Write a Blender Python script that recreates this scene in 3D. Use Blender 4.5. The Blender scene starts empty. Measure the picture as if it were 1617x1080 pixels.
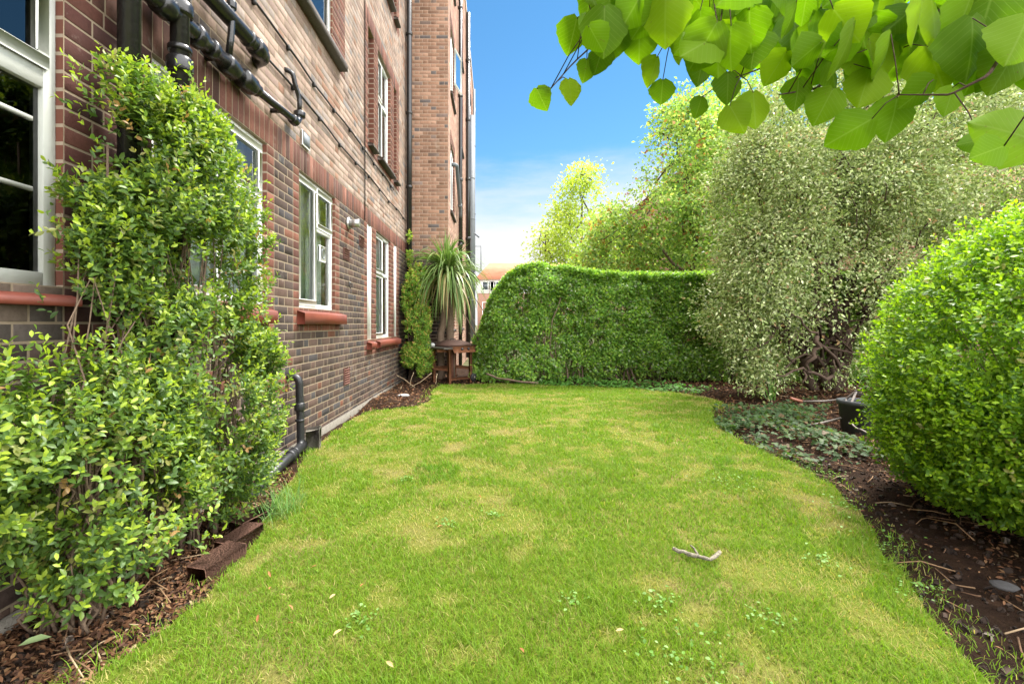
import bpy, math, random
import numpy as np

random.seed(7)
rng = np.random.default_rng(7)
S = bpy.context.scene
COL = S.collection
R = math.radians
F = 735.0            # focal length in photo pixels
UC, VC, H = 780.0, 512.0, 1.12   # vanishing point of the wall, eye height


def at(u, v, Y):
    return np.array([(u - UC) / F * Y, Y, H - (v - VC) / F * Y])


def gnd(u, v):
    Y = H * F / (v - VC)
    return ((u - UC) / F * Y, Y)


# ------------------------------------------------------------------ noise
def _hash(ix, iy, iz, s):
    h = (ix * 374761393 + iy * 668265263 + iz * 2147483647 + s * 1274126177) & 0xFFFFFFFF
    h = ((h ^ (h >> 13)) * 1274126177) & 0xFFFFFFFF
    return ((h ^ (h >> 16)) & 0xFFFF) / 65535.0


def vnoise(P, freq=1.0, seed=0):
    P = np.atleast_2d(np.asarray(P, float)) * freq
    if P.shape[1] == 2:
        P = np.concatenate([P, np.zeros((len(P), 1))], 1)
    I = np.floor(P).astype(np.int64)
    f = P - I
    f = f * f * (3 - 2 * f)
    out = 0
    for dx in (0, 1):
        for dy in (0, 1):
            for dz in (0, 1):
                w = (f[:, 0] if dx else 1 - f[:, 0]) * (f[:, 1] if dy else 1 - f[:, 1]) * (f[:, 2] if dz else 1 - f[:, 2])
                out = out + w * _hash(I[:, 0] + dx, I[:, 1] + dy, I[:, 2] + dz, seed)
    return out


def fbm(P, freq=1.0, seed=0, octv=3):
    P = np.atleast_2d(np.asarray(P, float))
    t, a, n = 0, 1.0, 0
    for i in range(octv):
        t = t + a * vnoise(P, freq * 2 ** i, seed + i * 17)
        n += a
        a *= 0.5
    return t / n


def unit(a):
    a = np.asarray(a, float)
    return a / np.maximum(np.linalg.norm(a, axis=-1, keepdims=True), 1e-9)


# ------------------------------------------------------------------ mesh builder
class MB:
    def __init__(s):
        s.V, s.C, s.U, s.F, s.n = [], [], [], [], 0

    def add(s, v, faces, c=(1, 1, 1), luv=None):
        v = np.asarray(v, float).reshape(-1, 3)
        c = np.asarray(c, float)
        if c.ndim == 1:
            c = np.tile(c, (len(v), 1))
        s.V.append(v)
        s.C.append(c)
        s.U.append(np.zeros((len(v), 3)) if luv is None else luv)
        if isinstance(faces, np.ndarray):
            s.F.append(faces + s.n)
        else:
            by = {}
            for f in faces:
                by.setdefault(len(f), []).append(f)
            for k, fs in by.items():
                s.F.append(np.array(fs, int) + s.n)
        s.n += len(v)
        return s

    def box(s, x0, x1, y0, y1, z0, z1, c=(1, 1, 1), bev=0.0):
        x0, x1 = min(x0, x1), max(x0, x1)
        y0, y1 = min(y0, y1), max(y0, y1)
        z0, z1 = min(z0, z1), max(z0, z1)
        if bev <= 0:
            v = [(x, y, z) for z in (z0, z1) for y in (y0, y1) for x in (x0, x1)]
            f = [(0, 2, 3, 1), (4, 5, 7, 6), (0, 1, 5, 4), (2, 6, 7, 3), (0, 4, 6, 2), (1, 3, 7, 5)]
            return s.add(v, f, c)
        return s.obox(((x0 + x1) / 2, (y0 + y1) / 2, (z0 + z1) / 2), (1, 0, 0), (0, 1, 0), (0, 0, 1),
                      (x1 - x0) / 2, (y1 - y0) / 2, (z1 - z0) / 2, c, bev)

    def obox(s, o, ax, ay, az, hx, hy, hz, c=(1, 1, 1), bev=0.0, jit=0.0):
        o, ax, ay, az = [np.array(q, float) for q in (o, ax, ay, az)]
        b = bev
        v, idx = [], {}
        for sx in (-1, 1):
            for sy in (-1, 1):
                for sz in (-1, 1):
                    for k in range(3):
                        m = [hx - (0 if k == 0 else b), hy - (0 if k == 1 else b), hz - (0 if k == 2 else b)]
                        idx[(sx, sy, sz, k)] = len(v)
                        p = o + ax * sx * m[0] + ay * sy * m[1] + az * sz * m[2]
                        if jit:
                            p = p + np.array([random.uniform(-jit, jit) for _ in range(3)])
                        v.append(p)
        f = []
        A = [(-1, -1), (-1, 1), (1, 1), (1, -1)]
        for q in (-1, 1):
            f.append([idx[(q, a, b2, 0)] for a, b2 in A])
            f.append([idx[(a, q, b2, 1)] for a, b2 in A])
            f.append([idx[(a, b2, q, 2)] for a, b2 in A])
        if b > 0:
            for a in (-1, 1):
                for b2 in (-1, 1):
                    f.append([idx[(a, b2, -1, 0)], idx[(a, b2, 1, 0)], idx[(a, b2, 1, 1)], idx[(a, b2, -1, 1)]])
                    f.append([idx[(a, -1, b2, 0)], idx[(a, 1, b2, 0)], idx[(a, 1, b2, 2)], idx[(a, -1, b2, 2)]])
                    f.append([idx[(-1, a, b2, 1)], idx[(1, a, b2, 1)], idx[(1, a, b2, 2)], idx[(-1, a, b2, 2)]])
            for sx in (-1, 1):
                for sy in (-1, 1):
                    for sz in (-1, 1):
                        f.append([idx[(sx, sy, sz, k)] for k in range(3)])
        return s.add(v, f, c)

    def tube(s, pts, r, n=10, c=(1, 1, 1), cap=True):
        pts = np.asarray(pts, float)
        m = len(pts)
        r = np.full(m, r, float) if np.isscalar(r) else np.asarray(r, float)
        tg = np.zeros_like(pts)
        tg[1:-1] = pts[2:] - pts[:-2]
        tg[0], tg[-1] = pts[1] - pts[0], pts[-1] - pts[-2]
        tg = unit(tg)
        ref = np.array([0.31, 0.17, 0.93]) if abs(tg[0][2]) < 0.85 else np.array([0.93, 0.31, 0.1])
        x = unit(np.cross(tg[0], ref))
        V = []
        a = np.linspace(0, 2 * math.pi, n, endpoint=False)
        for i in range(m):
            x = unit(x - tg[i] * np.dot(x, tg[i]))
            y = np.cross(tg[i], x)
            V.append(pts[i] + r[i] * (np.cos(a)[:, None] * x + np.sin(a)[:, None] * y))
        V = np.concatenate(V)
        i = np.arange(m - 1)[:, None] * n
        j = np.arange(n)[None]
        k = (j + 1) % n
        f = np.stack([i + j, i + k, i + n + k, i + n + j], -1).reshape(-1, 4)
        s.add(V, f, c)
        if cap:
            base = s.n - len(V)
            s.F.append(np.array([np.arange(n)[::-1]]) + base)
            s.F.append(np.array([np.arange(n)]) + base + (m - 1) * n)
        return s

    def quad(s, a, b, c_, d, c=(1, 1, 1)):
        return s.add([a, b, c_, d], [(0, 1, 2, 3)], c)

    def build(s, name, mat, parent=None, smooth=False):
        V = np.concatenate(s.V)
        org = np.zeros(3)
        p = parent
        while p is not None:
            org = org + np.array(p.location)
            p = p.parent
        V = V - org
        C = np.concatenate(s.C)
        me = bpy.data.meshes.new(name)
        me.vertices.add(len(V))
        me.vertices.foreach_set('co', V.astype(np.float32).ravel())
        tot = np.concatenate([np.full(len(f), f.shape[1]) for f in s.F])
        lv = np.concatenate([f.ravel() for f in s.F])
        me.loops.add(len(lv))
        me.loops.foreach_set('vertex_index', lv.astype(np.int32))
        me.polygons.add(len(tot))
        st = np.concatenate([[0], np.cumsum(tot)[:-1]])
        me.polygons.foreach_set('loop_start', st.astype(np.int32))
        me.polygons.foreach_set('loop_total', tot.astype(np.int32))
        if smooth:
            me.polygons.foreach_set('use_smooth', np.ones(len(tot), bool))
        me.update(calc_edges=True)
        at_ = me.attributes.new('col', 'FLOAT_COLOR', 'POINT')
        at_.data.foreach_set('color', np.concatenate([C, np.ones((len(C), 1))], 1).astype(np.float32).ravel())
        U = np.concatenate(s.U)
        if np.any(U):
            a2 = me.attributes.new('luv', 'FLOAT_VECTOR', 'POINT')
            a2.data.foreach_set('vector', U.astype(np.float32).ravel())
        me.materials.append(mat)
        o = bpy.data.objects.new(name, me)
        COL.objects.link(o)
        if parent is not None:
            o.parent = parent
        return o


def thing(name, label, cat, loc=(0, 0, 0), group=None):
    o = bpy.data.objects.new(name, None)
    COL.objects.link(o)
    o.location = loc
    o.empty_display_size = 0.1
    return tag(o, label, cat, group)


def tag(o, label, cat, group=None, kind=None):
    o['label'] = label
    o['category'] = cat
    if group:
        o['group'] = group
    if kind:
        o['kind'] = kind
    return o


def structure(o):
    o['kind'] = 'structure'
    return o


# ------------------------------------------------------------------ materials
class NT:
    def __init__(s, name):
        s.m = bpy.data.materials.new(name)
        s.m.use_nodes = True
        s.t = s.m.node_tree
        s.t.nodes.clear()
        s.out = s.t.nodes.new('ShaderNodeOutputMaterial')

    def n(s, typ, **kw):
        q = s.t.nodes.new(typ)
        for k, v in kw.items():
            if hasattr(q, k) and k not in q.inputs:
                setattr(q, k, v)
            else:
                s.set(q.inputs[k], v)
        return q

    def set(s, sock, v):
        if isinstance(v, bpy.types.NodeSocket):
            s.t.links.new(v, sock)
        else:
            if isinstance(v, (tuple, list)) and len(v) == 3 and sock.type == 'RGBA':
                v = (*v, 1)
            sock.default_value = v

    def math(s, op, a, b=0.0, clamp=False):
        q = s.t.nodes.new('ShaderNodeMath')
        q.operation = op
        q.use_clamp = clamp
        s.set(q.inputs[0], a)
        s.set(q.inputs[1], b)
        return q.outputs[0]

    def mix(s, f, a, b, bt='MIX'):
        q = s.t.nodes.new('ShaderNodeMix')
        q.data_type = 'RGBA'
        q.blend_type = bt
        s.set(q.inputs[0], f)
        s.set(q.inputs[6], a)
        s.set(q.inputs[7], b)
        return q.outputs[2]

    def noise(s, scale, detail=4.0, rough=0.55, vec=None):
        q = s.t.nodes.new('ShaderNodeTexNoise')
        q.inputs['Scale'].default_value = scale
        q.inputs['Detail'].default_value = detail
        q.inputs['Roughness'].default_value = rough
        if vec is None:
            vec = s.geo()
        s.set(q.inputs['Vector'], vec)
        return q.outputs[0]

    def geo(s):
        return s.t.nodes.new('ShaderNodeNewGeometry').outputs['Position']

    def ramp(s, f, stops):
        q = s.t.nodes.new('ShaderNodeValToRGB')
        e = q.color_ramp.elements
        while len(e) < len(stops):
            e.new(0.5)
        for i, (p, c) in enumerate(stops):
            e[i].position = p
            e[i].color = (*c, 1) if len(c) == 3 else c
        s.set(q.inputs[0], f)
        return q.outputs[0]

    def attr(s, name='col'):
        q = s.t.nodes.new('ShaderNodeAttribute')
        q.attribute_name = name
        return q

    def bump(s, h, strength, dist=0.01):
        q = s.t.nodes.new('ShaderNodeBump')
        q.inputs['Strength'].default_value = strength
        q.inputs['Distance'].default_value = dist
        s.set(q.inputs['Height'], h)
        return q.outputs[0]

    def pbr(s, color, rough=0.6, spec=0.5, metal=0.0, normal=None):
        q = s.t.nodes.new('ShaderNodeBsdfPrincipled')
        s.set(q.inputs['Base Color'], color)
        s.set(q.inputs['Roughness'], rough)
        s.set(q.inputs['Specular IOR Level'], spec)
        s.set(q.inputs['Metallic'], metal)
        if normal is not None:
            s.set(q.inputs['Normal'], normal)
        return q.outputs[0]

    def done(s, sh):
        s.t.links.new(sh, s.out.inputs['Surface'])
        return s.m


def m_plain(name, rgb, rough=0.6, spec=0.5, metal=0.0, vary=0.25, scale=12, bump=0.0, bscale=60, dark=0.6):
    t = NT(name)
    a = t.noise(scale)
    c = t.mix(t.math('MULTIPLY', t.math('SUBTRACT', a, 0.45, True), 2.2 * vary / 0.25 * 0.5, True), rgb, tuple(x * dark for x in rgb))
    n = t.bump(t.noise(bscale), bump) if bump else None
    return t.done(t.pbr(c, rough, spec, metal, n))


def m_attr(name, rough=0.85, spec=0.3, bump=0.4, bscale=90, mott=0.35, stain=None):
    t = NT(name)
    c = t.attr().outputs['Color']
    f = t.noise(55, 5, 0.6)
    c = t.mix(t.math('MULTIPLY', t.math('SUBTRACT', f, 0.42, True), 2.5 * mott, True), c, t.mix(1.0, c, (0.45, 0.42, 0.4), 'MULTIPLY'))
    if stain:
        g = t.noise(stain[1], 6, 0.65)
        c = t.mix(t.math('MULTIPLY', t.math('SUBTRACT', g, 0.5, True), stain[2], True), c, t.mix(0.75, c, stain[0]))
    if stain:
        mp = t.n('ShaderNodeMapping', Vector=t.geo())
        mp.inputs['Scale'].default_value = (3.0, 3.0, 0.35)
        g2 = t.noise(1.6, 5, 0.6, mp.outputs[0])
        c = t.mix(t.math('MULTIPLY', t.math('SUBTRACT', g2, 0.48, True), 2.6, True), c, t.mix(1.0, c, (0.50, 0.46, 0.43), 'MULTIPLY'))
        g3 = t.noise(2.7, 6, 0.7)
        c = t.mix(t.math('MULTIPLY', t.math('SUBTRACT', g3, 0.60, True), 2.5, True), c, (0.42, 0.37, 0.31))
    return t.done(t.pbr(c, rough, spec, 0.0, t.bump(t.noise(bscale, 5, 0.6), bump, 0.004)))


def m_leaf(name, rough=0.45, spec=0.4, trans=0.4, tcol=(1.25, 1.35, 0.6), veins=False):
    t = NT(name)
    c = t.attr().outputs['Color']
    nrm = None
    if veins:
        sp = t.n('ShaderNodeSeparateXYZ', Vector=t.attr('luv').outputs['Vector'])
        ax = t.math('ABSOLUTE', sp.outputs[0])
        ph = t.math('FRACT', t.math('MULTIPLY', t.math('SUBTRACT', sp.outputs[1], t.math('MULTIPLY', ax, 0.75)), 8.5))
        d = t.math('ABSOLUTE', t.math('SUBTRACT', ph, 0.5))
        vein = t.math('SUBTRACT', 1.0, t.math('MULTIPLY', d, 9.0), True)
        mid = t.math('SUBTRACT', 1.0, t.math('MULTIPLY', ax, 38.0), True)
        vm = t.math('MAXIMUM', t.math('MULTIPLY', vein, 0.45), mid)
        c = t.mix(t.math('MULTIPLY', t.noise(35, 4), 0.5), c, t.mix(1.0, c, (0.8, 0.85, 0.7), 'MULTIPLY'))
        c = t.mix(t.math('MULTIPLY', vm, 0.35), c, (0.3, 0.4, 0.1))
        c = t.mix(t.math('MULTIPLY', t.math('SUBTRACT', t.noise(120, 3), 0.68, True), 9.0, True), c, (0.16, 0.10, 0.03))
        nrm = t.bump(t.math('ADD', t.math('MULTIPLY', vein, -1.0), t.math('MULTIPLY', t.noise(60), 0.3)), 0.2, 0.003)
    p = t.pbr(c, rough, spec, 0.0, nrm)
    tr = t.n('ShaderNodeBsdfTranslucent', Color=t.mix(1.0, c, tcol, 'MULTIPLY'))
    ms = t.n('ShaderNodeMixShader')
    ms.inputs[0].default_value = trans
    t.t.links.new(p, ms.inputs[1])
    t.t.links.new(tr.outputs[0], ms.inputs[2])
    return t.done(ms.outputs[0])


def m_glass(name, tint=(0.8, 0.85, 0.85), base=0.05):
    t = NT(name)
    fr = t.n('ShaderNodeFresnel')
    fr.inputs['IOR'].default_value = 1.6
    f = t.math('ADD', fr.outputs[0], base, True)
    tr = t.n('ShaderNodeBsdfTransparent', Color=tint)
    gl = t.n('ShaderNodeBsdfGlossy', Roughness=0.03)
    ms = t.n('ShaderNodeMixShader')
    t.set(ms.inputs[0], f)
    t.t.links.new(tr.outputs[0], ms.inputs[1])
    t.t.links.new(gl.outputs[0], ms.inputs[2])
    return t.done(ms.outputs[0])


def m_bricktex(name, c1, c2, mortar, axis, scale=1.0):
    t = NT(name)
    sp = t.n('ShaderNodeSeparateXYZ', Vector=t.geo())
    cb = t.n('ShaderNodeCombineXYZ')
    t.set(cb.inputs[0], sp.outputs[axis])
    t.set(cb.inputs[1], sp.outputs[2])
    b = t.n('ShaderNodeTexBrick', Vector=cb.outputs[0], Color1=c1, Color2=c2, Mortar=mortar)
    b.inputs['Scale'].default_value = scale
    b.inputs['Brick Width'].default_value = 0.235
    b.inputs['Row Height'].default_value = 0.075
    b.inputs['Mortar Size'].default_value = 0.008
    c = t.mix(t.math('MULTIPLY', t.noise(1.3, 5), 0.5), b.outputs[0], t.mix(1.0, b.outputs[0], (0.6, 0.58, 0.55), 'MULTIPLY'))
    return t.done(t.pbr(c, 0.9, 0.2))


M = {}
M['brick'] = m_attr('brick_work', 0.9, 0.2, 0.5, 120, 0.5, ((0.10, 0.085, 0.075), 1.7, 0.8))
M['mortar'] = m_plain('mortar', (0.235, 0.185, 0.130), 0.95, 0.1, vary=0.2, scale=5, bump=0.3, bscale=150)
M['mortar_pale'] = m_plain('mortar_pale', (0.46, 0.38, 0.30), 0.95, 0.1, vary=0.4, scale=5, bump=0.3, bscale=150)
M['mortar_tan'] = m_plain('mortar_tan', (0.34, 0.25, 0.185), 0.95, 0.1, vary=0.3, scale=5)
M['white'] = m_plain('white_upvc', (0.80, 0.80, 0.78), 0.35, 0.5, vary=0.12, scale=6, dark=0.85)
M['greyframe'] = m_plain('weathered_frame', (0.40, 0.41, 0.375), 0.5, 0.4, vary=0.25, scale=9, dark=0.7, bump=0.1)
M['glass'] = m_glass('window_glass')
M['darkglass'] = m_glass('dark_glass', (0.35, 0.38, 0.36), 0.03)
M['room'] = m_plain('room_lining', (0.22, 0.22, 0.20), 0.9)
M['roomlight'] = m_plain('pale_room', (0.62, 0.62, 0.58), 0.9)
M['refl_cloth'] = m_plain('reflection_curtain_cloth', (0.50, 0.53, 0.49), 0.9)  # grey green cloth colour stands in for reflections in the panes
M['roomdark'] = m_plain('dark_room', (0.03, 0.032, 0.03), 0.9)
M['sill'] = m_plain('red_painted_sill', (0.17, 0.042, 0.025), 0.55, 0.4, vary=0.4, scale=9, bump=0.15, bscale=40)
M['tilesill'] = m_plain('dark_tile_sill', (0.07, 0.055, 0.045), 0.8, vary=0.4, scale=20, bump=0.4)
M['iron'] = m_plain('black_painted_iron', (0.011, 0.0105, 0.0105), 0.27, 0.55, vary=0.5, scale=14, bump=0.25, bscale=45)
M['plasticpipe'] = m_plain('black_plastic_pipe', (0.018, 0.018, 0.020), 0.42, 0.5, bump=0.05)
M['greypipe'] = m_plain('grey_metal_pipe', (0.15, 0.165, 0.18), 0.65, 0.5, vary=0.3)
M['steel'] = m_plain('flue_steel', (0.45, 0.44, 0.42), 0.35, 0.5, 0.8)
M['terracotta'] = m_plain('terracotta_vent', (0.14, 0.055, 0.04), 0.85, bump=0.2)
M['rustlid'] = m_plain('brown_rusted_lid', (0.075, 0.040, 0.029), 0.8, 0.3, vary=0.6, scale=22, bump=0.4)
M['rust'] = m_plain('rusty_iron', (0.115, 0.048, 0.030), 0.85, 0.25, vary=0.6, scale=18, bump=0.5, bscale=70, dark=0.4)
M['oldwood'] = m_plain('weathered_red_wood', (0.215, 0.088, 0.045), 0.8, 0.25, vary=0.5, scale=14, bump=0.35, bscale=50, dark=0.45)
M['greywood'] = m_plain('grey_slab', (0.22, 0.19, 0.17), 0.8, vary=0.5, scale=16, bump=0.4)
M['stone'] = m_plain('pale_stone', (0.42, 0.42, 0.40), 0.9, vary=0.4, scale=30, bump=0.5)
M['concrete'] = m_plain('mossy_concrete', (0.17, 0.155, 0.13), 0.95, 0.1, vary=0.5, scale=22, bump=0.8, bscale=70)
M['edgebrick'] = m_plain('old_brown_brick', (0.13, 0.07, 0.05), 0.95, 0.1, vary=0.5, scale=30, bump=0.8, bscale=90)
M['darkstone'] = m_plain('dark_grey_stone', (.05, .047, .047), .9, vary=.4, scale=30, bump=.5)
M['bark'] = m_plain('dark_bark', (0.085, 0.058, 0.042), 0.95, 0.1, vary=0.5, scale=20, bump=1.0, bscale=45)
M['palebark'] = m_plain('pale_bark', (0.17, 0.12, 0.085), 0.95, 0.1, vary=0.5, scale=25, bump=1.0, bscale=50)
M['rubber'] = m_plain('black_rubber', (0.015, 0.015, 0.016), 0.6)
M['bin'] = m_plain('dark_grey_plastic', (0.045, 0.05, 0.052), 0.5, 0.4, vary=0.4, bump=0.1)
M['toolmetal'] = m_plain('dull_tool_metal', (0.20, 0.17, 0.15), 0.5, 0.5, 0.4, vary=0.4)
M['grip'] = m_plain('orange_grip', (0.26, 0.085, 0.045), 0.5)
M['cable'] = m_plain('black_cable', (0.02, 0.018, 0.017), 0.7)
M['deadleaf'] = m_leaf('dead_leaves', 0.75, 0.2, 0.15, (1, 0.8, 0.6))
M['leaf'] = m_leaf('glossy_leaves', 0.44, 0.42, 0.42)
M['leaf_soft'] = m_leaf('matt_leaves', 0.55, 0.3, 0.42)
M['leaf_light'] = m_leaf('thin_leaves', 0.5, 0.3, 0.52)
M['leaf_hedge'] = m_leaf('hedge_leaves', 0.45, 0.4, 0.5)
M['leaf_pale'] = m_leaf('variegated_leaves', 0.42, 0.45, 0.32, (1.05, 1.1, 0.7))
M['lime'] = m_leaf('lime_leaves', 0.55, 0.15, 0.55, (1.4, 1.6, 0.5), True)
M['grassblade'] = m_leaf('grass_blades', 0.55, 0.25, 0.45, (1.2, 1.25, 0.6))
M['frond'] = m_leaf('strap_leaves', 0.4, 0.45, 0.3, (1.1, 1.2, 0.6))


def m_soil():
    t = NT('soil')
    a = t.noise(9, 6, 0.65)
    b = t.noise(70, 6, 0.7)
    c = t.ramp(a, [(0.3, (0.022, 0.012, 0.008)), (0.55, (0.045, 0.025, 0.015)), (0.75, (0.085, 0.047, 0.028))])
    c = t.mix(t.math('MULTIPLY', b, 0.6), c, t.mix(1.0, c, (0.4, 0.38, 0.36), 'MULTIPLY'))
    return t.done(t.pbr(c, 0.95, 0.1, 0, t.bump(t.math('ADD', b, t.noise(22, 5)), 0.9, 0.03)))


def m_lawn():
    t = NT('lawn_base')
    a = t.noise(1.6, 5, 0.6)
    b = t.noise(60, 5, 0.7)
    c = t.ramp(a, [(0.35, (0.12, 0.19, 0.015)), (0.52, (0.17, 0.20, 0.03)), (0.68, (0.25, 0.21, 0.08))])
    c = t.mix(b, c, t.mix(1.0, c, (0.4, 0.4, 0.35), 'MULTIPLY'))
    return t.done(t.pbr(c, 0.95, 0.1, 0, t.bump(b, 0.8, 0.02)))


M['soil'] = m_soil()
M['lawn'] = m_lawn()

# ------------------------------------------------------------------ camera, light, sky
cam = bpy.data.cameras.new('camera')
cam.sensor_width = 36
cam.lens = F / 1617 * 36
cam.shift_x = (808.5 - UC) / 1617
cam.shift_y = -(540 - VC) / 1617
cam.clip_start, cam.clip_end = 0.05, 900
co = bpy.data.objects.new('camera', cam)
co.location = (0, 0, H)
co.rotation_euler = (R(90), 0, 0)
COL.objects.link(co)
S.camera = co

CLOUD_FILL = 1.45  # strength of the unseen overhead and rear cloud, added for soft fill light
SUN_EL, SUN_AZ = 60.0, 50.0      # azimuth: degrees to the right of straight ahead
sd = np.array([math.sin(R(SUN_AZ)) * math.cos(R(SUN_EL)), math.cos(R(SUN_AZ)) * math.cos(R(SUN_EL)), math.sin(R(SUN_EL))])
sl = bpy.data.lights.new('sun', 'SUN')
sl.energy = 2.4
sl.angle = R(14)
sl.color = (1.0, 0.95, 0.87)
so = bpy.data.objects.new('sun', sl)
from mathutils import Vector
so.rotation_euler = Vector(sd).to_track_quat('Z', 'Y').to_euler()
so.location = (3, 8, 14)
COL.objects.link(so)

w = bpy.data.worlds.new('World')
S.world = w
w.use_nodes = True
nt = w.node_tree
nt.nodes.clear()


class WT(NT):
    def __init__(s):
        s.t = nt


k = WT()
wo = nt.nodes.new('ShaderNodeOutputWorld')
sky = nt.nodes.new('ShaderNodeTexSky')
sky.sky_type = 'NISHITA'
sky.sun_disc = False
sky.sun_elevation = R(SUN_EL)
sky.sun_rotation = R(SUN_AZ)
sky.air_density, sky.dust_density, sky.ozone_density = 1.0, 0.0, 5.0
hs = nt.nodes.new('ShaderNodeHueSaturation')
hs.inputs['Saturation'].default_value = 1.15
hs.inputs['Hue'].default_value = 0.488
nt.links.new(sky.outputs[0], hs.inputs['Color'])
bg = nt.nodes.new('ShaderNodeBackground')
bg.inputs['Strength'].default_value = 0.05
nt.links.new(hs.outputs[0], bg.inputs['Color'])
# bright broken cloud: white towards the horizon, thin streaks; overhead and behind the camera added as unseen fill
gen = nt.nodes.new('ShaderNodeTexCoord').outputs['Generated']
sp = k.n('ShaderNodeSeparateXYZ', Vector=gen)
mp = k.n('ShaderNodeMapping', Vector=gen)
mp.inputs['Scale'].default_value = (1.2, 1.2, 5.5)
nz = k.noise(2.2, 6, 0.6, mp.outputs[0])
big = k.noise(1.6, 4, 0.5, gen)
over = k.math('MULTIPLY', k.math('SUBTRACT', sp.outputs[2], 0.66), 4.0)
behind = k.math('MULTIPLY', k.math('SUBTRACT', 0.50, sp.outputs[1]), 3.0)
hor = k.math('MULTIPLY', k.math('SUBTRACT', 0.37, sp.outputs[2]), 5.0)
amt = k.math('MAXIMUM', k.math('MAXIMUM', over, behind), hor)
amt = k.math('ADD', amt, k.math('MULTIPLY', k.math('SUBTRACT', nz, 0.48), 1.25))
q = nt.nodes.new('ShaderNodeMapRange')
q.interpolation_type = 'SMOOTHSTEP'
k.set(q.inputs[0], amt)
q.inputs[1].default_value, q.inputs[2].default_value = -0.05, 1.0
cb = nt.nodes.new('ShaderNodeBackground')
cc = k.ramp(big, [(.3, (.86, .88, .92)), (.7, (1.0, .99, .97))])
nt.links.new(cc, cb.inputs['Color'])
k.set(cb.inputs['Strength'], k.math('ADD', 0.275, k.math('MULTIPLY', k.math('MULTIPLY', k.math('MAXIMUM', over, behind), 0.8, True), CLOUD_FILL - 0.25)))
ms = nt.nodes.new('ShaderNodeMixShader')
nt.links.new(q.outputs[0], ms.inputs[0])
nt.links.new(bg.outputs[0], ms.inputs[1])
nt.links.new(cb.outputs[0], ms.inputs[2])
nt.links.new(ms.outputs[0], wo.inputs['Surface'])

S.view_settings.view_transform = 'Standard'
S.view_settings.look = 'None'
S.view_settings.exposure = 2.0
S.view_settings.gamma = 1
S.render.engine = 'CYCLES'
S.cycles.max_bounces = 8
S.cycles.transparent_max_bounces = 16
S.cycles.sample_clamp_indirect = 6
S.cycles.use_denoising = True

# ------------------------------------------------------------------ ground
LAWN = [gnd(120, 1100), gnd(250, 1010), (-1.17, 2.04), (-1.22, 2.45), (-1.38, 2.95), (-1.54, 3.69), (-1.64, 4.4), (-1.67, 5.0), (-1.66, 5.8), (-1.48, 6.05),
        (-1.05, 6.35), (-.95, 7.0), (-1.05, 8.0), (-1.0, 8.55), (-.3, 8.7), (.6, 8.75), (1.1, 8.5), (2.0, 8.3), (2.9, 7.75), (3.25, 7.2), (3.3, 6.6),
        (2.75, 5.95), (2.42, 5.0), (2.36, 4.2), (2.42, 3.5), (2.2, 2.88), (1.98, 2.43), (1.77, 1.97), (1.62, 1.6), (1.48, 1.3), (1.35, .7), (1.3, -1.5),
        (-1.35, -1.5), (-1.3, .9)]
LP = np.array(LAWN)


def in_poly(P, poly):
    x, y = P[:, 0], P[:, 1]
    ins = np.zeros(len(P), bool)
    j = len(poly) - 1
    for i in range(len(poly)):
        xi, yi = poly[i]
        xj, yj = poly[j]
        cnd = ((yi > y) != (yj > y)) & (x < (xj - xi) * (y - yi) / (yj - yi + 1e-12) + xi)
        ins ^= cnd
        j = i
    return ins


def dist_poly(P, poly):
    d = np.full(len(P), 1e9)
    n = len(poly)
    for i in range(n):
        a, b = np.array(poly[i]), np.array(poly[(i + 1) % n])
        ab = b - a
        t = np.clip(((P - a) @ ab) / (ab @ ab), 0, 1)
        d = np.minimum(d, np.linalg.norm(P - (a + t[:, None] * ab), axis=1))
    return d


def dense(poly, step=0.04, amp=0.03):
    out = []
    n = len(poly)
    for i in range(n):
        a, b = np.array(poly[i]), np.array(poly[(i + 1) % n])
        k = max(1, int(np.linalg.norm(b - a) / step))
        for q in range(k):
            out.append(a + (b - a) * q / k)
    out = np.array(out)
    nz = np.stack([fbm(out, 4, 5) - .5, fbm(out, 4, 9) - .5], 1)
    return out + nz * amp * 3


def soil_z(P):
    P = np.asarray(P, float)
    d = dist_poly(P, LP)
    ins = in_poly(P, LP)
    z = -0.035 + (fbm(P, 3.0, 3, 4) - .5) * .07 + np.clip(d - .12, 0, .6) * .10
    z = z + 0.07 * np.exp(-(((P[:, 0] + 1.32) / .3) ** 2 + ((P[:, 1] - 6.5) / .45) ** 2))
    return np.where(ins, -0.06, z)


xs, ys = np.arange(-1.95, 9.0, .07), np.arange(-1.6, 12.0, .07)
gx, gy = np.meshgrid(xs, ys)
gp = np.stack([gx.ravel(), gy.ravel()], 1)
gz = soil_z(gp)
far = np.clip((gp[:, 1] - 9.6) / 1.0, 0, 1)
gz = gz * (1 - far) + far * 0.0
mb = MB()
nx = len(xs)
i, j = np.meshgrid(np.arange(len(ys) - 1), np.arange(nx - 1), indexing='ij')
fq = np.stack([i * nx + j, i * nx + j + 1, (i + 1) * nx + j + 1, (i + 1) * nx + j], -1).reshape(-1, 4)
mb.add(np.concatenate([gp, gz[:, None]], 1), fq)
structure(mb.build('soil', M['soil'], smooth=True))

mb = MB()
mb.quad((-400, -300, -.12), (400, -300, -.12), (400, 600, -.12), (-400, 600, -.12))
structure(mb.build('ground', m_plain('far_ground', (0.10, 0.10, 0.05), 0.95, 0.1, vary=0.5, scale=0.8)))

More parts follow.
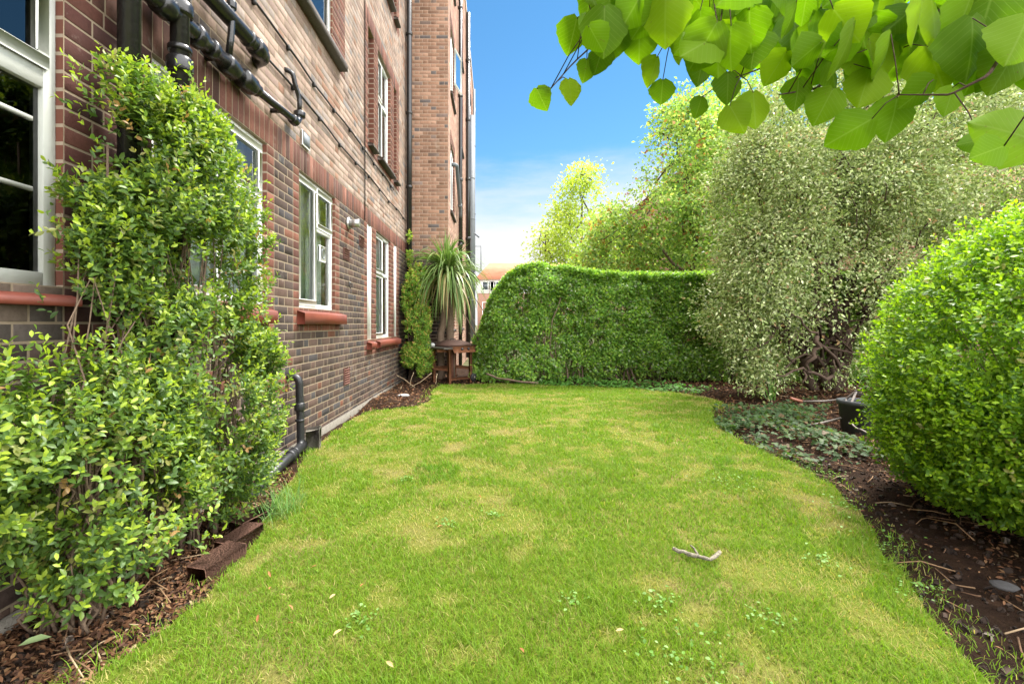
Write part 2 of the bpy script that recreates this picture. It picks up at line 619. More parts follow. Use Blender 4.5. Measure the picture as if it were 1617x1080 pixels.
LD = dense(LAWN, amp=.045)
mb = MB()
n = len(LD)
top = np.concatenate([LD, np.zeros((n, 1))], 1)
bot = np.concatenate([LD, np.full((n, 1), -.11)], 1)
mb.add(top, [list(range(n))])
k = np.arange(n)
mb.add(np.concatenate([top, bot]), np.stack([k, (k + 1) % n, (k + 1) % n + n, k + n], 1))
structure(mb.build('lawn', M['lawn']))


# ------------------------------------------------------------------ grass
def lawn_dry(P):
    a = fbm(P, 1.5, 11, 4)
    b = fbm(P, 5.5, 23, 3)
    c = np.clip((a * .45 + b * .55 - .525) * 7, 0, 1)
    return np.clip(c + .8 * np.clip((fbm(P, 9, 31, 2) - .68) * 8, 0, 1), 0, 1)


def grass(y0, y1, dens, wid, hgt, mb):
    x0, x1 = LD[:, 0].min(), LD[:, 0].max()
    N = int((x1 - x0) * (y1 - y0) * dens)
    P = np.stack([rng.uniform(x0, x1, N), rng.uniform(y0, y1, N)], 1)
    ins = in_poly(P, LD)
    P = P[ins | ((dist_poly(P, LP) < .16) & (rng.random(len(P)) < .10) & (P[:, 0] > -1.7))]
    # only what the camera can nearly see
    uu = UC + F * P[:, 0] / np.maximum(P[:, 1], .3)
    P = P[(uu > -250) & (uu < 1870)]
    dry = lawn_dry(P)
    keep = rng.random(len(P)) > dry * .45
    P, dry = P[keep], dry[keep]
    N = len(P)
    lush = np.clip((fbm(P, 2.2, 41, 3) - .5) * 4, 0, 1)
    h = hgt * rng.uniform(.45, 1.15, N) * (1 - .4 * dry) * (1 + .55 * lush)
    # a tuft of longer dark grass
    tuft = np.exp(-(((P[:, 0] + .46) / .22) ** 2 + ((P[:, 1] - 3.5) / .2) ** 2)) + .7 * np.exp(-(((P[:, 0] - 1.85) / .2) ** 2 + ((P[:, 1] - 3.7) / .2) ** 2))
    h = h * (1 + 0.9 * tuft)
    az = rng.uniform(0, 2 * math.pi, N)
    lean = rng.uniform(.15, .95, N)
    D = np.stack([np.cos(az) * lean, np.sin(az) * lean, np.ones(N)], 1)
    D = unit(D)
    side = np.stack([-np.sin(az), np.cos(az), np.zeros(N)], 1)
    tw = rng.uniform(-1, 1, N)
    side = unit(side + D * 0 + np.stack([np.cos(az), np.sin(az), np.zeros(N)], 1) * tw[:, None])
    B = np.concatenate([P, np.full((N, 1), -.004)], 1)
    w = wid * rng.uniform(.6, 1.3, N)
    m_ = B + D * (h * .55)[:, None]
    tip = B + D * h[:, None] + np.stack([np.cos(az), np.sin(az), -.3 * np.ones(N)], 1) * (h * rng.uniform(.1, .5, N))[:, None]
    V = np.stack([B - side * w[:, None] * .5, B + side * w[:, None] * .5, m_ + side * w[:, None] * .42, m_ - side * w[:, None] * .42, tip], 1)
    g1, g2, st, dk = np.array((.125, .238, .012)), np.array((.185, .290, .020)), np.array((.40, .35, .12)), np.array((.09, .23, .010))
    r = rng.random(N)[:, None]
    c = g1 * (1 - r) + g2 * r
    c = c * (1 - .7 * np.clip(tuft, 0, 1)[:, None]) + dk * (.7 * np.clip(tuft, 0, 1)[:, None])
    isdry = (rng.random(N) < dry * .75 + .05)[:, None]
    c = np.where(isdry, st * rng.uniform(.6, 1.15, (N, 1)), c * rng.uniform(.75, 1.2, (N, 1)))
    c = c * (1 - .35 * dry[:, None]) + st * .35 * dry[:, None]
    o = np.arange(N)[:, None] * 5
    b0 = mb.n
    mb.add(V.reshape(-1, 3), o + np.array([[0, 1, 2, 3]]), np.repeat(c, 5, 0))
    mb.F.append(b0 + o + np.array([[3, 2, 4]]))


mb = MB()
grass(.9, 2.4, 21000, .0028, .036, mb)
grass(2.4, 4.3, 10500, .0042, .037, mb)
grass(4.3, 9.0, 5600, .0075, .038, mb)
tag(mb.build('grass', M['grassblade']), 'short green lawn grass with straw coloured dry patches', 'grass', kind='stuff')

# ------------------------------------------------------------------ leaves
T4 = (np.array([(0, 0, 0), (.5, .45, .10), (0, 1, -.06), (-.5, .45, .10)], float), [(0, 1, 2, 3)])
T8 = (np.array([(0, 0, 0), (.40, .30, .07), (.46, .66, .05), (0, 1, -.10), (-.46, .66, .05), (-.40, .30, .07), (0, .3, 0), (0, .66, -.02)], float),
      [(0, 1, 6), (6, 1, 2, 7), (7, 2, 3), (0, 6, 5), (6, 7, 4, 5), (7, 3, 4)])
TIVY = (np.array([(0, 0, 0), (.30, -.12, 0), (.55, .18, .05), (.26, .38, .02), (.34, .62, .03), (0, 1, -.08), (-.34, .62, .03), (-.26, .38, .02), (-.55, .18, .05), (-.30, -.12, 0), (0, .35, -.03)], float),
        [(10, 0, 1), (10, 1, 2), (10, 2, 3), (10, 3, 4), (10, 4, 5), (10, 5, 6), (10, 6, 7), (10, 7, 8), (10, 8, 9), (10, 9, 0)])


def leaves(mb, P, L, N, size, width, T, col):
    tv, tf = T
    n = len(P)
    if n == 0:
        return
    L = unit(L)
    X = unit(np.cross(L, N))
    Z = np.cross(X, L)
    size = np.broadcast_to(np.asarray(size, float), (n,))[:, None, None]
    V = P[:, None] + size * (tv[None, :, 0:1] * width * X[:, None] + tv[None, :, 1:2] * L[:, None] + tv[None, :, 2:3] * Z[:, None])
    k = len(tv)
    o = np.arange(n)[:, None] * k
    b0 = mb.n
    by = {}
    for f in tf:
        by.setdefault(len(f), []).append(f)
    first = True
    for kk, fs in by.items():
        fa = (o[:, :, None] + np.array(fs)[None]).reshape(-1, kk)
        if first:
            mb.add(V.reshape(-1, 3), fa, np.repeat(col, k, 0))
            first = False
        else:
            mb.F.append(fa + b0)


def rdir(n):
    return unit(rng.normal(size=(n, 3)))


def pick(n, cols, jit=.25):
    """a colour per leaf from [(weight, rgb)]"""
    wts = np.array([c[0] for c in cols], float)
    idx = rng.choice(len(cols), n, p=wts / wts.sum())
    c = np.array([c[1] for c in cols])[idx]
    return c * rng.uniform(1 - jit, 1 + jit, (n, 1))


def shell(ells, n, depth=.35, up=.5, clump=None, zmin=None, keep=None):
    """points near the surface of a union of ellipsoids, with growth directions"""
    ells = [(np.array(c, float), np.array(r, float)) for c, r in ells]
    wt = np.array([(r[0] * r[1] + r[1] * r[2] + r[0] * r[2]) for c, r in ells])
    idx = rng.choice(len(ells), int(n * 1.6), p=wt / wt.sum())
    d = rdir(len(idx))
    C = np.array([e[0] for e in ells])[idx]
    Rr = np.array([e[1] for e in ells])[idx]
    rad = 1 - np.abs(rng.normal(0, depth, len(idx)))
    rad = np.clip(rad, .05, 1) * (1 + rng.normal(0, .04, len(idx)))
    P = C + d * Rr * rad[:, None]
    ok = np.ones(len(P), bool)
    for q, (c, r) in enumerate(ells):
        nd = np.linalg.norm((P - c) / r, axis=1)
        ok &= ~((nd < .55) & (idx != q) & (rng.random(len(P)) < .7))
    if zmin is not None:
        ok &= P[:, 2] > zmin
    if clump:
        f, thr, soft = clump
        ok &= (fbm(P, f, 77, 2) + rng.normal(0, soft, len(P))) > thr
    if keep is not None:
        ok &= keep(P)
    P, d, Rr = P[ok][:n], d[ok][:n], Rr[ok][:n]
    D = unit(unit(d / Rr) + np.array([0, 0, up]) + rng.normal(0, .35, P.shape))
    return P, D


def shoots(mb, P, D, nl, slen, size, width, T, cols, spread=.9, young_sunlit=None):
    n = len(P)
    ref = rdir(n)
    A = unit(np.cross(D, ref))
    B = np.cross(D, A)
    ph = rng.uniform(0, 6.28, n)
    base = pick(n, cols, .15)
    for k in range(nl):
        t = k / max(1, nl - 1)
        a = ph + k * 2.4
        rad = np.cos(a)[:, None] * A + np.sin(a)[:, None] * B
        L = unit(rad * (spread - .45 * t) + D * (.3 + .6 * t) + rng.normal(0, .22, (n, 3)))
        pos = P - D * (slen * (1 - t) * rng.uniform(.8, 1.2, n))[:, None]
        c = base * rng.uniform(.8, 1.2, (n, 1))
        if young_sunlit is not None and t > .55:
            yc, pr = young_sunlit
            s = (rng.random(n) < pr * np.clip(.35 + 1.0 * D[:, 2], .2, 1.4))[:, None]  # new growth colour, more on upward shoots to paint in a sunlit top
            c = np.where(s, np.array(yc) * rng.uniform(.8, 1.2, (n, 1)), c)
        leaves(mb, pos, L, D + .3 * rad + rng.normal(0, .2, (n, 3)), size * rng.uniform(.65, 1.15, n) * (1 - .25 * t), width, T, c)


def stems(mb, base, tips, r0, n=6, wob=.06, col=(1, 1, 1), sides=6):
    for tp in tips:
        b = np.array(base(tp) if callable(base) else base, float)
        t = np.linspace(0, 1, n)
        mid = b + (tp - b) * np.array([.25, .25, .6])
        pts = ((1 - t) ** 2)[:, None] * b + (2 * t * (1 - t))[:, None] * mid + (t ** 2)[:, None] * tp
        pts[1:-1] += rng.normal(0, wob, (n - 2, 3)) * .5
        mb.tube(pts, np.linspace(r0, r0 * .3, n), sides, col)


# ------------------------------------------------------------------ brickwork
STY = {
    'brown': [(4, (.072, .049, .040)), (3, (.060, .044, .038)), (2, (.088, .056, .043)), (1.3, (.055, .049, .049)), (.3, (.14, .06, .038))],
    'grimy': [(3, (.085, .07, .06)), (2, (.12, .09, .07)), (1, (.07, .06, .055))],
    'upper': [(4, (.275, .195, .152)), (3, (.31, .23, .185)), (2, (.225, .158, .128)), (2, (.26, .21, .18)), (.8, (.25, .14, .095)), (.6, (.165, .145, .138))],
    'red': [(4, (.140, .055, .037)), (3, (.115, .048, .035)), (1.5, (.17, .07, .045)), (1, (.095, .047, .038))],
    'darkred': [(4, (.060, .022, .017)), (3, (.045, .019, .016)), (1, (.09, .035, .025))],
    'soldier': [(4, (.155, .066, .046)), (3, (.13, .058, .044)), (1.5, (.185, .083, .058)), (1, (.10, .054, .043))],
    'sootband': [(4, (.085, .04, .03)), (3, (.065, .034, .028)), (1, (.11, .05, .036))],
    'orange': [(5, (.31, .18, .12)), (3, (.275, .16, .11)), (2, (.35, .21, .145)), (1, (.21, .15, .125)), (.5, (.13, .11, .105))],
    'flank': [(4, (.38, .22, .16)), (3, (.33, .19, .14)), (2, (.42, .27, .20))],
}
G = .0055


def cells(u0, u1, z0, z1, holes):
    us = sorted({u0, u1, *[min(max(h[k], u0), u1) for h in holes for k in (0, 1)]})
    zs = sorted({z0, z1, *[min(max(h[k], z0), z1) for h in holes for k in (2, 3)]})
    out = []
    for a, b in zip(us, us[1:]):
        run = None
        for c, d in zip(zs, zs[1:]):
            mu, mz = (a + b) / 2, (c + d) / 2
            if any(h[0] < mu < h[1] and h[2] < mz < h[3] for h in holes):
                if run:
                    out.append(run)
                run = None
            else:
                run = (a, b, run[2], d) if run else (a, b, c, d)
        if run:
            out.append(run)
    return out


class Bricks:
    def __init__(s, fmap):
        s.q, s.f, s.d, s.c = [], fmap, [], []

    def one(s, a, b, z0, z1, d, col):
        s.q.append((a + G, b - G, z0 + G, z1 - G))
        s.d.append(d)
        s.c.append(col)

    def panel(s, u0, u1, z0, z1, holes, style, bond='flemish', d=.0014):
        ws = np.array([c[0] for c in STY[style]], float)
        ws = ws / ws.sum()
        cs = [np.array(c[1]) for c in STY[style]]

        def col():
            return cs[rng.choice(len(cs), p=ws)] * rng.uniform(.82, 1.18)
        if bond == 'soldier':
            nn = int(round((u1 - u0) / .075))
            for q in range(nn):
                a, b = u0 + (u1 - u0) * q / nn, u0 + (u1 - u0) * (q + 1) / nn
                s.one(a, b, z0, z1, d + rng.uniform(-.0006, .0006), col())
            return
        k0, k1 = int(round(z0 / .075)), int(round(z1 / .075))
        for k in range(k0, k1):
            zc = (k + .5) * .075
            hs = sorted([(h[0], h[1]) for h in holes if h[2] < zc < h[3]])
            runs, a = [], u0
            for h0, h1 in hs:
                if h0 > a:
                    runs.append((a, min(h0, u1)))
                a = max(a, h1)
            if a < u1:
                runs.append((a, u1))
            for r0, r1 in runs:
                if r1 - r0 < .02:
                    continue
                if bond == 'quoin':
                    L = r1 - r0
                    if L > .19:
                        nn = max(1, int(round(L / .1725)))
                        cut = r0 + (.112 if k % 2 else .2) if nn < 3 else None
                        ed = [r0, cut, r1] if cut and cut < r1 - .05 else list(np.linspace(r0, r1, nn + 1))
                    else:
                        ed = [r0, r1]
                else:
                    per = .3475
                    off = (k % 2) * .17375
                    q = math.floor((r0 - off) / per)
                    ed = []
                    p = off + q * per
                    while p < r1 + per:
                        ed += [p, p + .235]
                        p += per
                    ed = [r0] + [e for e in ed if r0 + .03 < e < r1 - .03] + [r1]
                for a_, b_ in zip(ed, ed[1:]):
                    s.one(a_, b_, k * .075, (k + 1) * .075, d + rng.uniform(-.0006, .0008), col())

    def build(s, name, mat, parent):
        q = np.array(s.q)
        n = len(q)
        d = np.array(s.d)[:, None]
        e = .0018
        uu = np.stack([q[:, 0], q[:, 1], q[:, 1], q[:, 0]], 1)
        zz = np.stack([q[:, 2], q[:, 2], q[:, 3], q[:, 3]], 1)
        ui = uu + np.array([e, -e, -e, e]) + rng.normal(0, .0008, uu.shape)
        zi = zz + np.array([e, e, -e, -e]) + rng.normal(0, .0008, uu.shape)
        back = s.f(uu, zz, np.full_like(uu, -.012))
        frm = s.f(uu, zz, np.broadcast_to(d - .001, uu.shape))
        fro = s.f(ui, zi, np.broadcast_to(d, uu.shape))
        V = np.concatenate([back, frm, fro], 1).reshape(-1, 3)
        o = np.arange(n)[:, None, None] * 12
        fs = [(8, 9, 10, 11)]
        for a in range(4):
            b = (a + 1) % 4
            fs += [(a, b, 4 + b, 4 + a), (4 + a, 4 + b, 8 + b, 8 + a)]
        mb = MB()
        mb.add(V, (o + np.array(fs)[None]).reshape(-1, 4), np.repeat(np.array(s.c), 12, 0))
        return mb.build(name, mat, parent)


def mortar(u0, u1, z0, z1, holes, fmap, reveal=.12, rcol=None):
    mb = MB()

    def p(u, z, d):
        return fmap(np.array(u), np.array(z), np.array(d))
    for a, b, c, d in cells(u0, u1, z0, z1, holes):
        mb.quad(p(a, c, 0.), p(b, c, 0.), p(b, d, 0.), p(a, d, 0.))
    return mb


def reveals(holes, fmap, reveal=.12):
    mb = MB()

    def p(u, z, d):
        return fmap(np.array(u), np.array(z), np.array(d))
    for h in holes:
        a, b, c, d = h[:4]
        e = -(h[4] if len(h) > 4 else reveal)
        for (ua, za, ub, zb) in ((a, c, a, d), (b, c, b, d), (a, c, b, c), (a, d, b, d)):
            mb.quad(p(ua, za, 0.), p(ub, zb, 0.), p(ub, zb, e), p(ua, za, e))
    return mb


def fm_main(u, z, d):
    return np.stack([-1.8 + d, u + 0 * d, z + 0 * d], -1)


def fm_ret(u, z, d):
    return np.stack([u + 0 * d, 9.8 - d, z + 0 * d], -1)


def fm_flank(u, z, d):
    return np.stack([-.96 + d, u + 0 * d, z + 0 * d], -1)


# ------------------------------------------------------------------ windows
def window(parent, y0, y1, z0, z1, xw, lights, frame='white', glass='glass', room='room', fr=.045, deep=.09, depth=.6, name='window', refl_curtain=None):
    """a uPVC window in a wall facing +x; lights: (ya, yb, za, zb, opening) as fractions of the inner field"""
    xf = xw - deep
    mbf = MB()
    iy0, iy1, iz0, iz1 = y0 + fr, y1 - fr, z0 + fr, z1 - fr
    hol = []
    g = .022
    for (a, b, c, d, op) in lights:
        ya, yb, za, zb = iy0 + (iy1 - iy0) * a, iy0 + (iy1 - iy0) * b, iz0 + (iz1 - iz0) * c, iz0 + (iz1 - iz0) * d
        if a > 0:
            ya += g
        if b < 1:
            yb -= g
        if c > 0:
            za += g
        if d < 1:
            zb -= g
        hol.append((ya, yb, za, zb, op))
    for c in cells(y0, y1, z0, z1, [h[:4] for h in hol]):
        mbf.box(xf - .06, xf, c[0], c[1], c[2], c[3])
    fo = mbf.build(name, M[frame], parent)
    fo.modifiers.new('b', 'BEVEL').width = .0015 if frame == 'white' else .003
    mg = MB()
    for (ya, yb, za, zb, op) in hol:
        if op:
            ms = MB()
            t = .042
            pr = .018
            ms.box(xf - .04, xf + pr, ya - .014, yb + .014, za - .014, za + t, bev=.006)
            ms.box(xf - .04, xf + pr, ya - .014, yb + .014, zb - t, zb + .014, bev=.006)
            ms.box(xf - .04, xf + pr - .0012, ya - .014, ya + t, za + t, zb - t, bev=.006)
            ms.box(xf - .04, xf + pr - .0012, yb - t, yb + .014, za + t, zb - t, bev=.006)
            ms.build('sash', M[frame], fo)
            mg.quad((xf - .01, ya + t - .006, za + t - .006), (xf - .01, yb - t + .006, za + t - .006), (xf - .01, yb - t + .006, zb - t + .006), (xf - .01, ya + t - .006, zb - t + .006))
        else:
            mg.quad((xf - .022, ya - .003, za - .003), (xf - .022, yb + .003, za - .003), (xf - .022, yb + .003, zb + .003), (xf - .022, ya - .003, zb + .003))
    mg.build('pane', M[glass], fo)
    mr = MB()
    xb, xa = xf - depth, xf - .061
    e = .25
    A, B = (y0 - e, z0 - e), (y1 + e, z1 + .1)
    mr.quad((xb, A[0], A[1]), (xb, B[0], A[1]), (xb, B[0], B[1]), (xb, A[0], B[1]))
    mr.quad((xb, A[0], A[1]), (xa, A[0], A[1]), (xa, B[0], A[1]), (xb, B[0], A[1]))
    mr.quad((xb, A[0], B[1]), (xa, A[0], B[1]), (xa, B[0], B[1]), (xb, B[0], B[1]))
    mr.quad((xb, A[0], A[1]), (xa, A[0], A[1]), (xa, A[0], B[1]), (xb, A[0], B[1]))
    mr.quad((xb, B[0], A[1]), (xa, B[0], A[1]), (xa, B[0], B[1]), (xb, B[0], B[1]))
    mr.build('room_lining', M[room], fo)
    if refl_curtain:  # pale curtain sheet added to brighten the panes as reflections would
        mc = MB()
        m = 60
        yy_ = np.linspace(y0 + .02, y1 - .02, m)
        xx_ = xf - .12 + .012 * np.sin(yy_ * 70) + .006 * np.sin(yy_ * 33)
        V = np.concatenate([np.stack([xx_, yy_, np.full(m, z0 + .03)], 1), np.stack([xx_, yy_, np.full(m, z1)], 1)])
        i_ = np.arange(m - 1)
        mc.add(V, np.stack([i_, i_ + 1, i_ + 1 + m, i_ + m], 1))
        mc.build('reflection_curtain', M[refl_curtain], fo, smooth=True)
    return fo


def sill(parent, y0, y1, z0, z1, xw, mat, out=.075, inn=.085, name='sill', slope=.05):
    mb = MB()
    pr = [(xw - inn, z0), (xw + out, z0), (xw + out, z1 - slope - .003), (xw + out - .004, z1 - slope), (xw - inn, z1)]
    n = len(pr)
    v = [(x, y0, z) for x, z in pr] + [(x, y1, z) for x, z in pr]
    f = [list(range(n)), list(range(2 * n - 1, n - 1, -1))] + [(k, (k + 1) % n, (k + 1) % n + n, k + n) for k in range(n)]
    mb.add(v, f)
    o = mb.build(name, mat, parent)
    return o


# ------------------------------------------------------------------ main apartment building
bld = thing('apartment_building', 'brick apartment building along the lawn with brown ground floor and red band', 'building', (-1.8, 4.0, 0))
TOP = 11.7
NEAR = (-.35, 1.945, 1.275, 2.55)
W0 = (2.45, 3.69, 1.275, 2.55)
W1 = (4.30, 5.27, 1.275, 2.55)
ST1 = (6.61, 6.85, .9, 2.55, .05)
W2 = (7.11, 8.09, .9, 2.55)
ST2 = (8.37, 8.59, .9, 2.55, .05)
U1 = (3.9, 5.19, 4.2, 5.925)
U2 = (7.23, 8.10, 3.75, 5.4)
N1 = (6.66, 6.98, 3.75, 5.4, .1)
N2 = (8.37, 8.60, 3.75, 5.4, .1)
U3 = (7.23, 8.10, 6.675, 8.325)
N3 = (6.66, 6.98, 6.675, 8.325, .1)
N4 = (8.37, 8.60, 6.675, 8.325, .1)
OPEN = [NEAR, W0, W1, ST1, W2, ST2, U1, U2, N1, N2, U3, N3, N4]
BAND = (-3.0, 9.8, 2.55, 2.775)
PATCH = [
    (1.945, 2.45, .9, 2.55, 'darkred'), (-3.0, 2.45, 2.775, 3.3, 'darkred'), (2.45, 3.45, 2.775, 3.0, 'grimy'), (-.6, 1.945, 1.05, 1.275, 'grimy'),
    (3.69, 3.81, 1.05, 2.55, 'red'), (2.45, 3.69, 1.05, 1.275, 'red'),
    (4.17, 4.30, 1.05, 2.55, 'red'), (5.27, 5.42, 1.05, 2.55, 'red'), (4.30, 5.27, 1.05, 1.275, 'red'),
    (6.45, 8.80, .675, 2.55, 'red'),
    (3.6, 5.62, 4.05, 6.15, 'red'), (6.45, 8.82, 3.6, 5.4, 'red'), (6.45, 8.82, 6.525, 8.325, 'red'),
    (5.47, 5.98, 2.1, 2.4, 'red'), (3.62, 4.1, .525, .75, 'red'),
]
SOLD = [(-3.0, 3.05, 2.55, 2.775), (3.05, 9.8, 2.55, 2.775), (6.45, 8.82, 5.4, 5.625), (6.45, 8.82, 8.325, 8.55)]
br = Bricks(fm_main)
holes = [h[:4] for h in OPEN] + [p[:4] for p in PATCH] + SOLD
small = [(5.55, 5.78, 1.9, 2.05), (6.2, 6.42, 2.17, 2.32), (5.55, 5.8, .42, .57)]
br.panel(-3.0, 9.8, -.15, 2.55, holes, 'brown')
br.panel(-3.0, 9.8, 2.775, TOP, holes, 'upper')
for p in PATCH:
    oh = [h[:4] for h in OPEN]
    if p[0] in (5.47, 3.62):
        # a few replaced orange bricks among the brown ones
        for k in range(int(round(p[2] / .075)), int(round(p[3] / .075))):
            br.panel(p[0], p[1], k * .075, (k + 1) * .075, oh, 'red' if rng.random() < .55 else 'brown')
        continue
    br.panel(p[0], p[1], p[2], p[3], oh + SOLD, p[4], 'quoin' if p[1] - p[0] < .4 else 'flemish', d=.0022)
for p in SOLD:
    br.panel(p[0], p[1], p[2], p[3], [], 'sootband' if p[0] == -3.0 else 'soldier', 'soldier', d=.0028)
br.build('brickwork', M['brick'], bld)
mortar(-3.0, 9.8, -.15, TOP, OPEN, fm_main).build('wall', M['mortar'], bld)
M['reveal'] = m_bricktex('reveal_brick', (.16, .06, .04), (.13, .052, .036), (.3, .24, .18), 0)
for h in OPEN:
    reveals([h], fm_main).build('reveal', M['reveal'], bld)
mb = MB()
mb.box(-1.79, -1.765, -3.0, 9.8, -.15, .05)
o = mb.build('plinth', M['concrete'], bld)
mb = MB()
mb.box(-9, -1.74, -4, 9.8, TOP, TOP + .25)
mb.box(-9, -8.8, -4, 9.8, -.1, TOP)
mb.box(-8.8, -1.81, -4, -3.8, -.1, TOP)
mb.box(-8.8, -1.84, -3.8, -3.0, -.1, TOP)
mb.build('roof', M['mortar_pale'], bld)

# windows of the main building
nw = window(bld, *NEAR, -1.8, [(0, .52, 0, .66, False), (.52, 1, 0, .66, False), (.52, 1, .70, 1, True), (0, .52, .70, 1, True)], 'greyframe', 'darkglass', 'roomdark', fr=.055, deep=.03, depth=.7)
mb = MB()
for zz in (1.66, 1.94):
    mb.box(-1.858, -1.842, -.2, 1.86, zz - .009, zz + .009)
mb.build('glazing_bar', M['greyframe'], nw)
sill(nw, -.45, 1.98, 1.195, 1.275, -1.8, M['sill'], out=.05)
w0 = window(bld, *W0, -1.8, [(0, .55, 0, 1, True), (.55, 1, 0, .66, False), (.55, 1, .66, 1, True)], 'white', 'glass', 'roomlight', deep=.035, refl_curtain='refl_cloth')
sill(w0, 2.42, 3.72, 1.125, 1.275, -1.8, M['sill'])
w1 = window(bld, *W1, -1.8, [(0, .50, 0, 1, True), (.50, 1, 0, .66, False), (.50, 1, .66, 1, True)], 'white', 'glass', 'roomlight', deep=.035, refl_curtain='refl_cloth')
sill(w1, 4.25, 5.46, 1.12, 1.275, -1.8, M['sill'])
# white extractor fan set in the lower right pane
mb = MB()
mb.box(-1.868, -1.838, 4.93, 5.10, 1.79, 1.96, bev=.008)
fan = mb.build('extractor_fan', M['white'], w1)
mb = MB()
a = np.linspace(0, 2 * math.pi, 25)
mb.tube(np.stack([np.full(25, -1.838), 5.015 + .05 * np.cos(a), 1.875 + .05 * np.sin(a)], 1), .006, 6)
mb.build('fan_ring', M['greypipe'], w1)
w2 = window(bld, *W2, -1.8, [(0, .55, 0, .63, True), (.55, 1, 0, .63, False), (0, .55, .63, 1, True), (.55, 1, .63, 1, False)], 'white', 'glass', 'roomlight', deep=.035, refl_curtain='refl_cloth')
sill(w2, 7.08, 8.66, .76, .9, -1.8, M['sill'])
for nm, s_ in (('side_panel', ST1), ('side_panel', ST2)):
    mb = MB()
    mb.box(-1.85, -1.815, s_[0], s_[1], s_[2], s_[3])
    mb.box(-1.86, -1.806, s_[0], s_[0] + .04, s_[2], s_[3])
    mb.box(-1.86, -1.806, s_[1] - .04, s_[1], s_[2], s_[3])
    pn = mb.build(nm, M['white'], bld)
sill(bld, 6.58, 6.88, .76, .9, -1.8, M['sill'])
u1 = window(bld, *U1, -1.8, [(0, .5, 0, 1, True), (.5, 1, 0, 1, True)], 'white', 'glass', 'room', deep=.03)
sill(u1, 3.85, 5.45, 4.07, 4.2, -1.8, M['tilesill'], out=.09)
for U, nn in ((U2, (N1, N2)), (U3, (N3, N4))):
    q = window(bld, *U, -1.8, [(0, .5, 0, .6, True), (.5, 1, 0, .6, False), (0, .5, .6, 1, True), (.5, 1, .6, 1, False)], 'white', 'glass', 'roomlight', deep=.05, refl_curtain='refl_cloth')
    sill(q, U[0] - .04, U[1] + .06, U[2] - .09, U[2], -1.8, M['tilesill'], out=.09)
    for nch in nn:
        bq = Bricks(lambda u, z, d: fm_main(u, z, d - .1))
        bq.panel(nch[0], nch[1], nch[2], nch[3], [], 'red', 'quoin')
        bq.build('niche_brickwork', M['brick'], bld)
        mb = MB()
        mb.quad((-1.9, nch[0], nch[2]), (-1.9, nch[1], nch[2]), (-1.9, nch[1], nch[3]), (-1.9, nch[0], nch[3]))
        mb.build('niche_back', M['mortar'], bld)
        sill(bld, nch[0] - .02, nch[1] + .02, nch[2] - .08, nch[2], -1.8, M['tilesill'], out=.08)

# vents, flue, small framed louvre
for (y, z, wd, ht) in ((5.66, 1.97, .215, .14), (6.31, 2.24, .215, .14), (5.67, .49, .215, .215)):
    mb = MB()
    mb.box(-1.8, -1.788, y - wd / 2, y + wd / 2, z - ht / 2, z + ht / 2, bev=.003)
    for k in range(int(ht / .028)):
        zz = z - ht / 2 + .02 + k * .028
        mb.obox((-1.786, y, zz), (.8, 0, -.6), (0, 1, 0), (.6, 0, .8), .006, wd / 2 - .012, .004)
    mb.build('air_brick', M['terracotta'], bld)
mb = MB()
yy, zz = 5.73, 2.36
mb.tube([(-1.8, yy, zz), (-1.775, yy, zz)], .075, 20)
mb.tube([(-1.775, yy, zz), (-1.66, yy, zz), (-1.655, yy, zz)], [.05, .05, .04], 20)
fl = mb.build('boiler_flue', M['steel'], bld, smooth=False)
mb = MB()
mb.box(-1.8, -1.775, 4.32, 4.50, 2.79, 2.93, bev=.004)
vf = mb.build('wall_vent', M['white'], bld)
mb = MB()
mb.box(-1.776, -1.771, 4.34, 4.48, 2.805, 2.915)
mb.build('vent_louvre', M['greypipe'], vf)
mb = MB()
a = np.linspace(.3, 5.6, 14)
mb.tube(np.stack([np.full(14, -1.775), 5.75 + .035 * np.cos(a), 1.60 + .035 * np.sin(a)], 1), .005, 6)
mb.tube([(-1.81, 5.75, 1.64), (-1.77, 5.75, 1.635)], .008, 6)
mb.build('ring_hook', M['iron'], bld)


def collar(mb, p, d, r, w=.05, n=16):
    p, d = np.array(p, float), unit(np.array(d, float))
    e = w / 2
    mb.tube([p - d * e, p - d * e * .75, p + d * e * .75, p + d * e], [r * .9, r, r, r * .9], n)


def pipe(name, pts, r, cols=(), mat='iron', n=16, parent=None, bend=.06, brackets=()):
    pts = [np.array(p, float) for p in pts]
    out = [pts[0]]
    for a, b, c in zip(pts, pts[1:], pts[2:]):
        da, dc = unit(a - b), unit(c - b)
        q = min(bend, np.linalg.norm(a - b) * .45, np.linalg.norm(c - b) * .45)
        for t in np.linspace(0, 1, 6):
            out.append((1 - t) ** 2 * (b + da * q) + 2 * t * (1 - t) * b + t * t * (b + dc * q))
    out.append(pts[-1])
    mb = MB()
    mb.tube(np.array(out), r, n)
    o = mb.build(name, M[mat], parent, smooth=True)
    for (p, d, rr, w) in cols:
        m2 = MB()
        collar(m2, p, d, rr, w, n)
        m2.build('collar', M[mat], o)
    return o


UP, ALONG = (0, 0, 1), (0, 1, 0)
# soil stacks near the first window
pipe('soil_pipe', [(-1.7, 2.17, 0), (-1.7, 2.17, 11.5)], .046, [((-1.7, 2.17, z), UP, .06, .09) for z in (1.2, 3.1, 5.6)], parent=bld)
pipe('soil_pipe', [(-1.68, 2.49, 0), (-1.68, 2.49, 11.5)], .046,
     [((-1.68, 2.49, 2.5), UP, .064, .08), ((-1.68, 2.49, 2.585), UP, .058, .03), ((-1.68, 2.49, 2.80), UP, .064, .07), ((-1.68, 2.49, 2.9), UP, .058, .03)], parent=bld)
